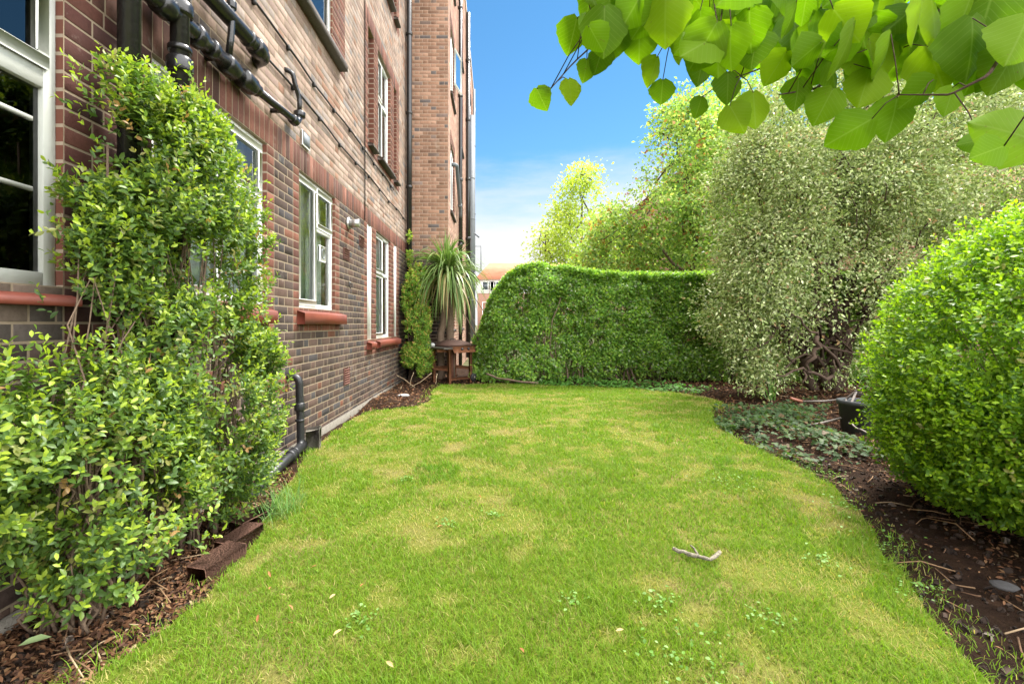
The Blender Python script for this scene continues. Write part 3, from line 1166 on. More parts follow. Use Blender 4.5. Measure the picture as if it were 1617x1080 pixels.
# branch running along the wall from the stack to the sink waste
sp = pipe('waste_pipe', [(-1.69, 2.0, 2.73), (-1.69, 2.55, 2.76), (-1.72, 3.15, 2.80)], .045,
          [((-1.69, 2.38, 2.75), ALONG, .062, .09), ((-1.70, 2.66, 2.765), ALONG, .064, .07), ((-1.7, 2.80, 2.775), ALONG, .057, .05), ((-1.715, 3.02, 2.79), ALONG, .062, .12), ((-1.72, 3.24, 2.805), ALONG, .066, .14)], parent=bld)
pipe('waste_pipe', [(-1.72, 3.2, 2.802), (-1.72, 4.08, 2.88), (-1.72, 4.12, 3.0)], .029,
     [((-1.72, 3.36, 2.815), ALONG, .045, .06), ((-1.72, 4.0, 2.872), ALONG, .042, .08), ((-1.72, 4.115, 2.97), UP, .05, .05)], parent=bld)
pipe('waste_pipe', [(-1.72, 4.12, 2.98), (-1.72, 4.115, 3.12), (-1.735, 4.06, 3.2), (-1.74, 4.03, 3.3), (-1.84, 4.0, 3.32)], .02, parent=bld, bend=.05)
pipe('waste_pipe', [(-1.70, 1.9, 3.06), (-1.70, 3.46, 3.10), (-1.86, 3.54, 3.10)], .05, [((-1.70, 3.34, 3.097), ALONG, .066, .10), ((-1.70, 3.22, 3.094), ALONG, .058, .04)], parent=bld)
pipe('waste_pipe', [(-1.68, 2.98, 11.4), (-1.68, 2.98, 3.0), (-1.705, 2.99, 2.83)], .021, [((-1.68, 2.98, 3.16), UP, .03, .05), ((-1.68, 2.98, 3.22), UP, .026, .02)], parent=bld)
for y in (2.1, 2.9, 3.75):
    mb = MB()
    mb.box(-1.8, -1.70, y - .012, y + .012, 2.70 + (y - 2) * .07, 2.73 + (y - 2) * .07)
    mb.build('pipe_bracket', M['iron'], bld)
# ground level waste beside the lawn
pipe('waste_pipe', [(-1.84, 4.06, .66), (-1.7, 4.06, .66), (-1.7, 4.1, .07), (-1.68, 4.0, .045), (-1.58, 3.05, .03)], .033,
     [((-1.7, 4.07, .40), UP, .044, .07), ((-1.7, 4.075, .28), UP, .039, .02)], 'plasticpipe', parent=bld)
pipe('waste_pipe', [(-1.70, 4.18, .05), (-1.665, 3.85, .05), (-1.57, 2.95, .02)], .038, [((-1.655, 3.78, .05), (.1, -1, 0), .050, .05), ((-1.664, 3.88, .05), (.1, -1, 0), .046, .03)], 'plasticpipe', parent=bld)
# downpipe at the corner
pipe('downpipe', [(-1.72, 9.45, 0), (-1.72, 9.45, 11.6)], .055, [((-1.72, 9.45, z), UP, .068, .06) for z in (1.6, 2.9, 3.9, 5.4, 7.0)], 'iron', parent=bld)
# cables
for (z, y0, y1, sg) in ((3.52, 1.5, 8.3, .03), (3.22, 2.0, 9.4, .04)):
    mb = MB()
    t = np.linspace(0, 1, 60)
    zz = z + sg * np.sin(t * 23) * .35 + (vnoise(np.stack([t * 20, t * 0], 1), 1, 3) - .5) * .03
    mb.tube(np.stack([np.full(60, -1.782), y0 + (y1 - y0) * t, zz], 1), .009, 6)
    cb_ = mb.build('wall_cable', M['cable'], bld)
    for k in range(2, 60, 5):
        m2 = MB()
        m2.box(-1.796, -1.77, y0 + (y1 - y0) * t[k] - .012, y0 + (y1 - y0) * t[k] + .012, zz[k] - .03, zz[k] + .012)
        m2.build('cable_clip', M['cable'], cb_)
mb = MB()
mb.tube([(-1.785, 6.44, 2.56), (-1.785, 6.44, 11.5)], .008, 6)
mb.build('wall_cable', M['cable'], bld)

# ------------------------------------------------------------------ projecting wing beyond
wing = thing('apartment_wing', 'tall orange brick wing standing forward beyond the downpipe, with grey pipes down its side', 'building', (-.96, 16, 0))
FE = 23.5
fl_open, sl_ = [], []
for z in (1.05, 3.675, 6.3, 8.925):
    for y0, y1 in ((10.3, 11.25), (13.2, 14.3), (18.6, 19.8), (21.3, 22.4)):
        fl_open.append((y0, y1, z, z + 1.5))
br = Bricks(fm_flank)
fl_red = []
for h in fl_open:
    fl_red.append((h[0] - .12, h[1] + .12, h[2] - .15, h[3] + .225))
br.panel(9.8, FE, -.15, TOP, [h[:4] for h in fl_open] + fl_red, 'flank')
for h, p in zip(fl_open, fl_red):
    br.panel(p[0], p[1], p[2], p[3], [h], 'red', 'quoin', d=.002)
br.build('brickwork', M['brick'], wing)
mortar(9.8, FE, -.15, TOP, fl_open, fm_flank, .1).build('wall', M['mortar_pale'], wing)
for h in fl_open:
    reveals([h], fm_flank, .1).build('reveal', M['reveal'], wing)
br = Bricks(fm_ret)
br.panel(-1.8, -.96, -.15, 2.55, [], 'brown')
br.panel(-1.8, -.965, 2.55, TOP, [], 'orange')
br.build('return_brickwork', M['brick'], wing)
mortar(-1.8, -.96, -.15, TOP, [], fm_ret).build('return_wall', M['mortar_tan'], wing)
for h in fl_open:
    q = window(wing, *h, -.96, [(0, .5, 0, 1, False), (.5, 1, 0, 1, True)], 'white', 'glass', 'room', deep=.05)
    sill(q, h[0] - .05, h[1] + .05, h[2] - .1, h[2], -.96, M['tilesill'], out=.05)
mb = MB()
mb.box(-9, -.93, 9.8, FE, TOP, TOP + .25)
mb.box(-9, -.97, FE - .02, FE, -.1, TOP)
mb.box(-9, -8.8, 9.8, FE - .02, -.1, TOP)
mb.build('roof', M['mortar_pale'], wing)
pipe('downpipe', [(-.88, 12.2, 0), (-.88, 12.2, 5.9), (-.88, 12.2, 11.6)], .05, [((-.88, 12.2, z), UP, .065, .08) for z in (2.4, 3.2, 4.9, 7.1, 9.4)], 'iron', parent=wing)
pipe('waste_pipe', [(-1.0, 10.9, 4.85), (-.87, 10.9, 4.85), (-.87, 12.05, 4.05), (-.88, 12.15, 3.9)], .045, [((-.87, 11.9, 4.15), (0, 1, -.7), .06, .08)], 'greypipe', parent=wing)
pipe('downpipe', [(-.87, 15.7, 0), (-.87, 15.7, 11.6)], .075, [((-.87, 15.7, z), UP, .09, .1) for z in (2, 4, 6, 8, 10)], 'iron', parent=wing)
pipe('ventilation_duct', [(-.83, 17.2, .5), (-.83, 17.2, 8.8)], .11, [((-.83, 17.2, z), UP, .12, .05) for z in (2, 3.5, 5, 6.5)], 'greypipe', parent=wing)
pipe('downpipe', [(-.88, 20.6, 0), (-.88, 20.6, 11.5)], .055, [((-.88, 20.6, z), UP, .07, .08) for z in (3, 6, 9)], 'greypipe', parent=wing)
# open casement hinged out from the wall
mb = MB()
hz0, hz1 = 6.9, 7.75
d_ = unit(np.array([.26, .95, -.08]))
nrm = np.cross(d_, np.array([0, 0, 1]))
c0 = np.array([-.95, 11.25, 7.35])
for sgn in (-1, 1):
    mb.obox(c0 + d_ * .24 + np.array([0, 0, sgn * .42]), d_, nrm, (0, 0, 1), .24, .02, .022, bev=.003)
    mb.obox(c0 + d_ * (.24 + sgn * .22), d_, nrm, (0, 0, 1), .02, .019, .40, bev=.003)
cs = mb.build('open_casement', M['white'], wing)
mb = MB()
mb.obox(c0 + d_ * .24, d_, nrm, (0, 0, 1), .2, .004, .40)
mb.build('pane', M['glass'], cs)
# wall bracket frame that shows against the sky
mb = MB()
for z in (3.3, 4.3):
    mb.tube([(-.96, 19.0, z), (-.53, 19.0, z)], .015, 6)
mb.tube([(-.53, 19.0, 3.28), (-.53, 19.0, 4.32)], .018, 6)
mb.tube([(-.96, 19.5, 5.05), (-.62, 19.5, 4.75)], .03, 6)
mb.build('wall_bracket', M['greypipe'], wing)

# ------------------------------------------------------------------ far house with red roof
fh = thing('terraced_house', 'distant white rendered house with red tiled roof behind the hedge and strap leaved palm', 'house', (6, 50, 0))
X0, X1, Y0 = -1.7, 30, 48
mb = MB()
mb.box(X0, X1, Y0, Y0 + 9, -.1, 4.3)
mb.build('lower_wall', m_bricktex('far_brick', (.30, .12, .07), (.24, .10, .06), (.35, .3, .25), 0), fh)
mb = MB()
mb.box(X0, X1, Y0 - .02, Y0 + 9, 4.3, 5.75)
mb.build('upper_wall', m_plain('white_render', (.75, .73, .70), .9, vary=.15, scale=2, dark=.85), fh)
mb = MB()
v = [(X0 - .3, Y0 - .35, 5.7), (X1, Y0 - .35, 5.7), (X1, Y0 + 9, 5.7), (X0 - .3, Y0 + 9, 5.7), (X0 + 1.2, Y0 + 4.5, 8.0), (X1 - 1, Y0 + 4.5, 8.0)]
mb.add(v, [(0, 1, 5, 4), (2, 3, 4, 5), (3, 0, 4), (1, 2, 5), (0, 3, 2, 1)])
t = NT('red_roof_tiles')
sp = t.n('ShaderNodeSeparateXYZ', Vector=t.geo())
rw = t.math('FRACT', t.math('MULTIPLY', sp.outputs[2], 7))
c = t.ramp(t.noise(1.2, 5), [(.3, (.38, .15, .085)), (.7, (.46, .22, .13))])
c = t.mix(t.math('MULTIPLY', rw, .35), c, (.25, .10, .06))
mb.build('roof', t.done(t.pbr(c, .9, .2)), fh)
for x in (-.6, .2, 3.6, 7.0, 10.4):
    mb = MB()
    for cc in cells(x - .6, x + .6, 4.6, 5.5, [(x - .55, x - .03, 4.65, 5.45), (x + .03, x + .55, 4.65, 5.45)]):
        mb.box(cc[0], cc[1], Y0 - .1, Y0 - .03, cc[2], cc[3])
    q = mb.build('window', M['white'], fh)
    mb = MB()
    mb.box(x - .55, x + .55, Y0 - .06, Y0 - .035, 4.65, 5.45)
    mb.build('pane', m_plain('far_pane', (.05, .06, .07), .1), q)
    mb = MB()
    for cc in cells(x - .6, x + .6, 1.6, 3.4, [(x - .55, x + .55, 1.65, 3.35)]):
        mb.box(cc[0], cc[1], Y0 - .08, Y0 - .01, cc[2], cc[3])
    mb.build('window', M['white'], fh)
# brick house behind the pale tree
bh = thing('brick_house', 'red brick house glimpsed through the pale variegated tree', 'house', (14, 18, 0))
mb = MB()
mb.box(7.6, 24, 17, 26, -.1, 7.2)
mb.build('wall', m_bricktex('house_brick', (.34, .17, .11), (.28, .13, .085), (.4, .33, .27), 0), bh)
mb = MB()
v = [(7.2, 16.6, 7.1), (24.4, 16.6, 7.1), (24.4, 26.4, 7.1), (7.2, 26.4, 7.1), (11, 21.5, 10.2), (21, 21.5, 10.2)]
mb.add(v, [(0, 1, 5, 4), (2, 3, 4, 5), (3, 0, 4), (1, 2, 5), (0, 3, 2, 1)])
mb.build('roof', bpy.data.materials['red_roof_tiles'], bh)
for x in (9.4, 15.8):
    for z in (1.0, 4.2):
        mb = MB()
        for cc in cells(x - .6, x + .6, z, z + 1.5, [(x - .54, x - .03, z + .06, z + 1.44), (x + .03, x + .54, z + .06, z + 1.44)]):
            mb.box(cc[0], cc[1], 16.93, 17.0 - .002, cc[2], cc[3])
        q = mb.build('window', M['white'], bh)
        mb = MB()
        mb.box(x - .54, x + .54, 16.96, 16.99, z + .06, z + 1.44)
        mb.build('pane', bpy.data.materials['far_pane'], q)

# ------------------------------------------------------------------ big shrub by the near window
GRN = [(4, (.11, .19, .034)), (3, (.08, .145, .036)), (2, (.165, .255, .036)), (.6, (.21, .23, .06))]
sh = thing('wall_shrub', 'tall loose green shrub with bright new shoots against the wall beside the near window', 'shrub', (-1.55, 2.2, 0))
LB = [((-1.55, 2.22, 1.78), (.27, .42, .56)), ((-1.5, 2.5, 1.55), (.27, .40, .58)), ((-1.60, 2.02, 1.95), (.22, .24, .36)),
      ((-1.50, 2.42, .95), (.30, .52, .50)), ((-1.52, 1.85, .62), (.27, .42, .48)), ((-1.57, 1.5, .72), (.22, .28, .38)), ((-1.42, 2.62, .72), (.23, .36, .40)), ((-1.60, 1.98, 1.42), (.19, .26, .34)), ((-1.43, 2.5, .40), (.22, .42, .32)), ((-1.36, 2.78, .78), (.16, .22, .34)), ((-1.45, 2.1, .32), (.22, .35, .28)), ((-1.64, 1.74, 1.50), (.08, .13, .06)), ((-1.65, 1.95, 1.78), (.13, .20, .36)), ((-1.52, 2.3, 2.05), (.2, .3, .22)), ((-1.45, 1.75, .3), (.2, .28, .24))]
P, D = shell(LB, 8800, .28, 1.15, (4.2, .495, .03), .06, lambda p: p[:, 0] > -1.77)
mb = MB()
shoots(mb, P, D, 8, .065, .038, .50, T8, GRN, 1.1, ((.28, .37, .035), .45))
# longer whips reaching out
P2, D2 = shell([(c, np.array(r) * 1.12) for c, r in LB], 420, .06, .6, None, .1, lambda p: p[:, 0] > -1.75)
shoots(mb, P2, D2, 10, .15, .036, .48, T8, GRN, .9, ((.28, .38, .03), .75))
Pb, Db = shell(LB, 160, .2, .3, None, .2, lambda p: p[:, 0] > -1.7)
shoots(mb, Pb, Db, 6, .07, .032, .5, T8, [(1, (.34, .20, .07)), (1, (.30, .28, .08))], .9)
mb.build('foliage', M['leaf'], sh)
mb = MB()
tips = np.array((-1.56, 0, 0)) + (P[rng.choice(len(P), 110)] - np.array((-1.56, 0, 0))) * np.array((.5, 1, .88))
stems(mb, lambda t: (-1.58 + rng.normal(0, .05), np.clip(t[1] + rng.normal(0, .15), 1.7, 2.7), -.02), tips, .007, 7, .05)
for b, t_ in (((-1.6, 2.05, -.03), (-1.66, 2.0, 1.9)), ((-1.55, 2.3, -.03), (-1.64, 2.2, 2.0)), ((-1.5, 2.5, -.03), (-1.6, 2.55, 1.7)), ((-1.58, 2.15, -.03), (-1.58, 2.4, 1.8)), ((-1.55, 1.8, -.03), (-1.6, 1.7, .9))):
    stems(mb, b, [np.array(t_)], .015, 9, .05, sides=8)
mb.build('stem', M['palebark'], sh, smooth=True)

# ------------------------------------------------------------------ clipped privet on the right
pv = thing('privet_bush', 'big rounded bright green privet bush overhanging the bare soil bed', 'bush', (3.3, 2.4, 0))
RB = [((3.3, 2.4, .78), (1.07, 1.07, 1.08)), ((3.3, 2.4, .44), (1.04, 1.04, .44))]
for _ in range(12):
    d = rdir(1)[0]
    RB.append((np.array((3.3, 2.4, .78)) + d * np.array((.86, .86, .85)), np.array((.26, .26, .25)) * rng.uniform(.8, 1.1)))
P, D = shell(RB, 46000, .10, .6, (4.2, .33, .045), .12, lambda p: (p[:, 0] / np.maximum(p[:, 1], .1) < 1.8) & (p[:, 1] > 1.2))
mb = MB()
PRV = [(4, (.16, .30, .02)), (3, (.10, .21, .024)), (2, (.24, .39, .026)), (.3, (.28, .28, .07))]
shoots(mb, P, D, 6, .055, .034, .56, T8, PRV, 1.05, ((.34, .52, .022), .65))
mb.build('foliage', M['leaf'], pv)
mb = MB()
tips = np.array([3.3, 2.4, .6]) + (P[rng.choice(len(P), 170)] - np.array([3.3, 2.4, .6])) * .86
stems(mb, lambda t: ((t[0] - 3.3) * .5 + 3.3 + rng.normal(0, .1), (t[1] - 2.4) * .5 + 2.4 + rng.normal(0, .1), -.03), tips, .006, 6, .05)
mb.build('stem', M['palebark'], pv, smooth=True)

# ------------------------------------------------------------------ hedge across the end
hd = thing('hedge', 'long trimmed green hedge with a humped end closing the far side of the lawn', 'hedge', (2, 9.2, 0))


def hedge_top(x):
    return np.interp(x, [-.5, -.3, -.12, 0, .25, .5, .85, 1.4, 2.0, 2.6, 8.6], [.7, .98, 1.55, 1.78, 2.08, 2.24, 2.29, 2.22, 2.13, 2.10, 2.12])


N = 140000
x = rng.uniform(-.42, 8.6, N)
q = rng.random(N)
zt = hedge_top(x)
yf = 8.72 + .16 * (fbm(np.stack([x, x * 0], 1), 1.3, 5) - .5)
z = rng.random(N) ** .85 * zt
yb = yf + np.abs(rng.normal(0, .10, N)) + .5 * (fbm(np.stack([x, z], 1), 2.6, 31, 3) - .45)
onTop = q < .20
y = np.where(onTop, rng.uniform(8.7, 9.9, N), yb)
z = np.where(onTop, zt - np.abs(rng.normal(0, .05, N)), z)
onBack = (q > .20) & (q < .34)
y = np.where(onBack, 9.9 - np.abs(rng.normal(0, .1, N)), y)
# rounded front and end shoulders
inner = (q > .34) & (q < .60)
y = np.where(inner, yb + rng.uniform(.1, .55, N), y)
rel = np.clip((z - (zt - .45)) / .45, 0, 1)
y = np.where(onTop | onBack, y, y + .28 * rel ** 2)
endk = np.clip((.1 - x) / .5, 0, 1)
y = np.where(onBack, y, np.minimum(y + endk * .5, 9.9))
P = np.stack([x, y, z], 1)
dn = np.where(inner, fbm(P + 7.3, 3.1, 19, 2) + .06, fbm(P, 3.6, 9, 2))
low = np.clip((.62 - z) / .62, 0, 1) * np.clip((x - .1) / .5, .35, 1)
low = np.where(inner, low * .5, low)
keep = (dn + rng.normal(0, .05, N) > .36 + .20 * low) & (z > .05)
P, onTop = P[keep], onTop[keep]
N = len(P)
nrm = np.where(onTop[:, None], np.array([0, -.2, 1.]), np.array([0, -.8, .7])) + rng.normal(0, .32, (N, 3))
D = unit(nrm + np.array([0, 0, .3]))
HG = [(4, (.22, .38, .06)), (3, (.15, .29, .06)), (2, (.32, .46, .07)), (1, (.32, .38, .22))]
mb = MB()
sel = rng.random(N) < .30
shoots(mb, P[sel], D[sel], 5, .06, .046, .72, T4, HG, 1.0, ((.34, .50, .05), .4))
L = unit(rdir(N) + D * .3 + np.array([0, 0, -.2]))
leaves(mb, P, L, D, .056 * rng.uniform(.7, 1.2, N), .78, T4, pick(N, HG))
xs_ = rng.uniform(-.45, 6, 520)
up_ = rng.random(520) < .55
Ps = np.stack([xs_, np.where(up_, rng.uniform(8.8, 9.8, 520), 8.72), np.where(up_, hedge_top(xs_) + .04, rng.uniform(.25, 1, 520) * hedge_top(xs_))], 1)
Ds = unit(np.where(up_[:, None], np.array([0, -.1, 1.]), np.array([0, -1., .5])) + rng.normal(0, .35, (520, 3)))
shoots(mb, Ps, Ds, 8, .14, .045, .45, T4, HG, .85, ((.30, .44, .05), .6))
mb.build('foliage', M['leaf_hedge'], hd)
mb = MB()
for k in range(170):
    xx = rng.uniform(-.2, 6)
    b = np.array([xx, rng.uniform(8.85, 9.5), -.05])
    tp = np.array([xx + rng.normal(0, .4), rng.uniform(8.8, 9.6), rng.uniform(.9, 2.0)])
    stems(mb, b, [tp], rng.uniform(.010, .022), 6, .06)
mb.build('stem', M['palebark'], hd, smooth=True)


# ------------------------------------------------------------------ trees
def branch(mb, p0, p1, r0, r1, n=8, wob=.05, sag=0.0, sides=8):
    p0, p1 = np.array(p0, float), np.array(p1, float)
    t = np.linspace(0, 1, n)
    pts = p0 + (p1 - p0) * t[:, None]
    w_ = rng.normal(0, wob, (n, 3)) * np.sin(t * math.pi)[:, None]
    pts = pts + w_
    pts[:, 2] += sag * np.sin(t * math.pi)
    mb.tube(pts, np.linspace(r0, r1, n), sides)
    return pts


def leafcloud(mb, P, D, size, width, cols, T=T4, droop=.3, jit=.25):
    n = len(P)
    L = unit(D * .5 + rdir(n) + np.array([0, 0, -droop]))
    leaves(mb, P, L, D + rng.normal(0, .5, (n, 3)), size * rng.uniform(.6, 1.25, n), width, T, pick(n, cols, jit))


def clumps(mb, P, D, nl, spread, size, width, cols, T=T4, hang=.35, jit=.22):
    """tufts of leaves that share an outward direction, so that each tuft catches the light as one"""
    n = len(P)
    tint = rng.uniform(.8, 1.2, n)
    idx = np.repeat(np.arange(n), nl)
    off = rng.normal(0, 1, (n * nl, 3)) * spread
    Q = P[idx] + off
    L = unit(off / np.linalg.norm(spread) * .6 + D[idx] * .5 + rdir(len(Q)) * .7 + np.array([0, 0, -hang]))
    leaves(mb, Q, L, D[idx] + rng.normal(0, .38, (len(Q), 3)), size * rng.uniform(.6, 1.25, len(Q)), width, T, pick(len(Q), cols, jit) * tint[idx][:, None])


# pale variegated tree on the right
pt = thing('variegated_tree', 'broad pale grey green variegated tree with many dark trunks at the edge of the lawn', 'tree', (5.2, 7.5, 0))
VT = [((5.0, 7.2, 1.55), (1.65, .95, 1.45)), ((5.1, 7.3, 3.0), (1.65, 1.1, 1.4)), ((5.3, 7.4, 4.1), (1.5, 1.2, 1.25)), ((6.7, 7.2, 3.7), (1.7, 1.2, 1.5)), ((6.9, 7.3, 2.3), (1.5, 1.0, 1.2)),
      ((4.0, 6.75, 1.0), (.72, .55, .85)), ((4.25, 6.9, 2.1), (.85, .6, .95)), ((4.3, 7.0, 3.2), (.75, .6, .9)), ((8.3, 7.4, 3.2), (1.3, 1.2, 1.9))]


def vt_keep(p):
    u = UC + F * p[:, 0] / p[:, 1]
    v = VC - F * (p[:, 2] - H) / p[:, 1]
    bare = np.exp(-(((u - 1325) / 75) ** 2 + ((v - 560) / 80) ** 2)) + .6 * np.exp(-(((u - 1338) / 38) ** 2 + ((v - 380) / 150) ** 2)) + .6 * np.exp(-(((u - 1285) / 30) ** 2 + ((v - 420) / 110) ** 2)) + .75 * np.exp(-(((u - 1230) / 75) ** 2 + ((v - 600) / 45) ** 2))
    return rng.random(len(p)) > np.minimum(bare, 1) * .80


for c, r in list(VT):
    for _ in range(7):
        d = rdir(1)[0]
        VT.append((np.array(c) + d * np.array(r) * .80, np.array(r) * rng.uniform(.22, .36)))
VC_ = [(4, (.38, .45, .17)), (3.4, (.25, .33, .10)), (2.2, (.56, .59, .33)), (1.5, (.15, .22, .06)), (.35, (.42, .27, .13))]
mb = MB()
P, D = shell(VT, 5200, .16, .35, (1.7, .40, .04), .25, vt_keep)
clumps(mb, P, D, 34, np.array((.11, .11, .12)), .058, .46, VC_)
P1, D1 = shell(VT, 16000, .25, .2, None, .25, vt_keep)
leafcloud(mb, P1, D1, .055, .48, VC_, T4, .35)
P2, D2 = shell(VT, 2600, .03, .1, (2.4, .42, .04), .25, vt_keep)
shoots(mb, P2, unit(D2 + np.array([0, 0, -.5])), 7, .18, .05, .42, T4, VC_, .8)
mb.build('crown', M['leaf_pale'], pt)
mb = MB()
base = [(5.62, 7.7, -.05), (5.55, 7.75, -.05), (5.70, 7.8, -.05), (5.4, 7.8, -.05)]
tops = [(5.55, 7.5, 4.8), (4.65, 7.3, 3.6), (6.6, 7.4, 4.2), (4.0, 7.2, 2.3)]
for b, t_ in zip(base, tops):
    pts = branch(mb, b, t_, .085, .03, 14, .10)
    for k in range(11):
        s0 = pts[rng.integers(2, 13)]
        e = P[rng.integers(0, len(P))]
        if np.linalg.norm(e - s0) < 2.2:
            branch(mb, s0, e, .028, .007, 9, .10, .06, 6)
for e in ((3.6, 6.7, .75), (3.9, 6.5, .35), (4.3, 6.6, .9), (3.5, 6.8, 1.3), (4.1, 6.4, .6), (4.5, 6.6, 1.4), (4.7, 6.4, .5), (5.6, 6.7, 1.8), (6.4, 6.8, 2.2), (6.2, 6.6, 2.6), (5.9, 6.7, 2.9), (4.5, 6.6, 2.4), (4.2, 6.6, 1.7)):
    branch(mb, (5.5 + rng.normal(0, .08), 7.65, rng.uniform(.3, .9)), e, .030, .009, 12, .13, .16, 7)
for pts_ in (((5.45, 7.4, .5), (4.9, 6.6, .55), (4.3, 6.2, .95), (3.9, 6.1, 1.25)), ((5.4, 7.4, .4), (4.7, 6.5, .35), (4.1, 6.15, .55), (3.7, 6.1, .45)), ((4.3, 6.2, .95), (4.15, 6.15, .6), (4.05, 6.1, .35))):
    q_ = np.array(pts_)
    tq = np.linspace(0, len(q_) - 1, 14)
    q_ = np.stack([np.interp(tq, range(len(q_)), q_[:, k]) for k in range(3)], 1)
    q_[1:-1] += rng.normal(0, .025, (12, 3))
    mb.tube(q_, np.linspace(.034, .010, 14), 7)
for k in range(120):
    e = P[rng.integers(0, len(P))]
    s0 = e + np.array([(5.3 - e[0]) * .35, .35, -.35]) + rng.normal(0, .12, 3)
    branch(mb, s0, e, .010, .004, 6, .06, .03, 5)
mb.build('trunk', M['bark'], pt, smooth=True)


def garden_tree(name, label, base, ells, n, size, cols, trunk, mat='leaf_light', clump=(1.6, .40, .08), depth=.2, width=.55, limbs=12, r0=.09):
    t = thing(name, label, 'tree', base)
    lumps = []
    for c, r in ells:
        for _ in range(9):
            d = rdir(1)[0]
            lumps.append((np.array(c) + d * np.array(r) * .85, np.array(r) * rng.uniform(.28, .5)))
    ells = [(c, np.array(r) * .85) for c, r in ells] + lumps
    P, D = shell(ells, n, depth, .3, clump, .3)
    mb = MB()
    m = len(P) // 22
    clumps(mb, P[:m], D[:m], 17, np.array((1, 1, .8)) * size * 1.5, size, width, cols)
    leafcloud(mb, P[m:m * 5], D[m:m * 5], size, width, cols, T4, .25, .3)
    mb.build('crown', M[mat], t)
    mb = MB()
    pts = branch(mb, base, trunk, r0, r0 * .3, 10, .1)
    for k in range(limbs):
        e = P[rng.integers(0, len(P))]
        branch(mb, pts[rng.integers(3, 10)], e, r0 * .3, .012, 8, .15, .1, 6)
    mb.build('trunk', M['bark'], t, smooth=True)
    return t, P, D


ROW = [(4, (.33, .46, .11)), (3, (.22, .35, .10)), (2.5, (.50, .58, .20)), (1, (.13, .24, .08)), (.6, (.48, .24, .10))]
rw, P, D = garden_tree('rowan_tree', 'tall yellow green tree with orange berry clusters behind the right end of the hedge', (5.6, 12.4, 0),
                       [((4.9, 12.2, 5.3), (1.15, 1.2, 1.5)), ((5.3, 12.4, 6.6), (.8, .8, 1.0)), ((4.1, 12.0, 4.0), (1.3, 1.2, 1.0)), ((5.6, 12.1, 3.6), (1.4, 1.2, 1.3)), ((3.4, 12.2, 3.2), (.95, 1.0, .9)), ((5.9, 12.6, 5.4), (1.3, 1.3, 1.6))],
                       34000, .105, ROW, (5.0, 12.3, 5.6), clump=(1.5, .44, .07), depth=.22)
mb = MB()
sel = rng.choice(len(P), 130)
for c in P[sel]:
    q = c + rng.normal(0, .035, (9, 3))
    leaves(mb, np.repeat(q, 3, 0), rdir(27), rdir(27), .035, .9, T4, pick(27, [(1, (.45, .13, .04)), (1, (.36, .10, .035))]))
mb.build('berries', M['leaf_soft'], rw)
mb = MB()
branch(mb, (5.9, 12.0, 1.6), (4.1, 11.6, 3.1), .07, .03, 9, .06)
branch(mb, (5.6, 12.0, 2.2), (4.6, 11.5, 2.5), .04, .015, 8, .06)
mb.build('branch', M['palebark'], rw, smooth=True)
LM = [(4, (.46, .55, .10)), (3, (.38, .48, .08)), (2, (.54, .60, .16))]
garden_tree('sunlit_tree', 'light lime yellow tree rising in a blunt point above the middle of the hedge', (3.2, 17.5, 0),
            [((3.3, 17.3, 5.6), (.9, .9, 1.3)), ((2.5, 17.2, 4.2), (.9, .9, 1.0)), ((3.6, 17.0, 3.9), (1.2, 1.0, 1.2)), ((4.4, 17.4, 3.6), (1.2, 1, 1.2))],
            9000, .13, LM, (3.3, 17.4, 5.8), clump=(1.2, .42, .08))
garden_tree('small_tree', 'small thin pale green tree over the hump of the hedge', (1.9, 16.4, 0),
            [((1.75, 16.2, 3.7), (.6, .6, .9)), ((2.3, 16.3, 3.2), (.8, .7, .9))], 2600, .11, LM, (1.8, 16.3, 4.2), clump=(1.8, .45, .08), limbs=6, r0=.06)
DK = [(4, (.24, .38, .05)), (3, (.32, .45, .06)), (2, (.16, .27, .05))]
garden_tree('dense_tree', 'mid green leafy tree filling the space low between rowan and hedge', (4.2, 14.2, 0),
            [((3.3, 14.0, 2.6), (1.3, .8, 1.0)), ((4.9, 14.0, 2.9), (1.5, .9, 1.3)), ((6.6, 13.6, 3.0), (1.6, 1.0, 1.6))], 9000, .11, DK, (4.3, 14.1, 3.6), limbs=8)
garden_tree('tall_tree', 'tall broad green tree behind the top of the variegated tree', (9.5, 13.5, 0),
            [((8.2, 13.2, 5.6), (1.9, 1.3, 2.0)), ((10.6, 13.4, 6.0), (2.3, 1.4, 2.4)), ((13.2, 13.4, 5.4), (2.3, 1.4, 2.6)), ((7.2, 13.2, 7.2), (1.3, 1.0, 1.2))], 15000, .14, DK, (9.6, 13.4, 6.4), limbs=12, r0=.2)

# ------------------------------------------------------------------ cabbage palm
cp = thing('cabbage_palm', 'cabbage palm with drooping grey green strap leaves behind the rusty barbecue', 'palm', (-.96, 9.3, 0))
mb = MB()
branch(mb, (-1.08, 9.3, -.05), (-.97, 9.28, 2.2), .075, .065, 10, .015, sides=10)
branch(mb, (-.86, 9.35, -.05), (-.90, 9.3, 2.15), .085, .065, 10, .015, sides=10)
mb.build('trunk', M['palebark'], cp, smooth=True)
mb = MB()


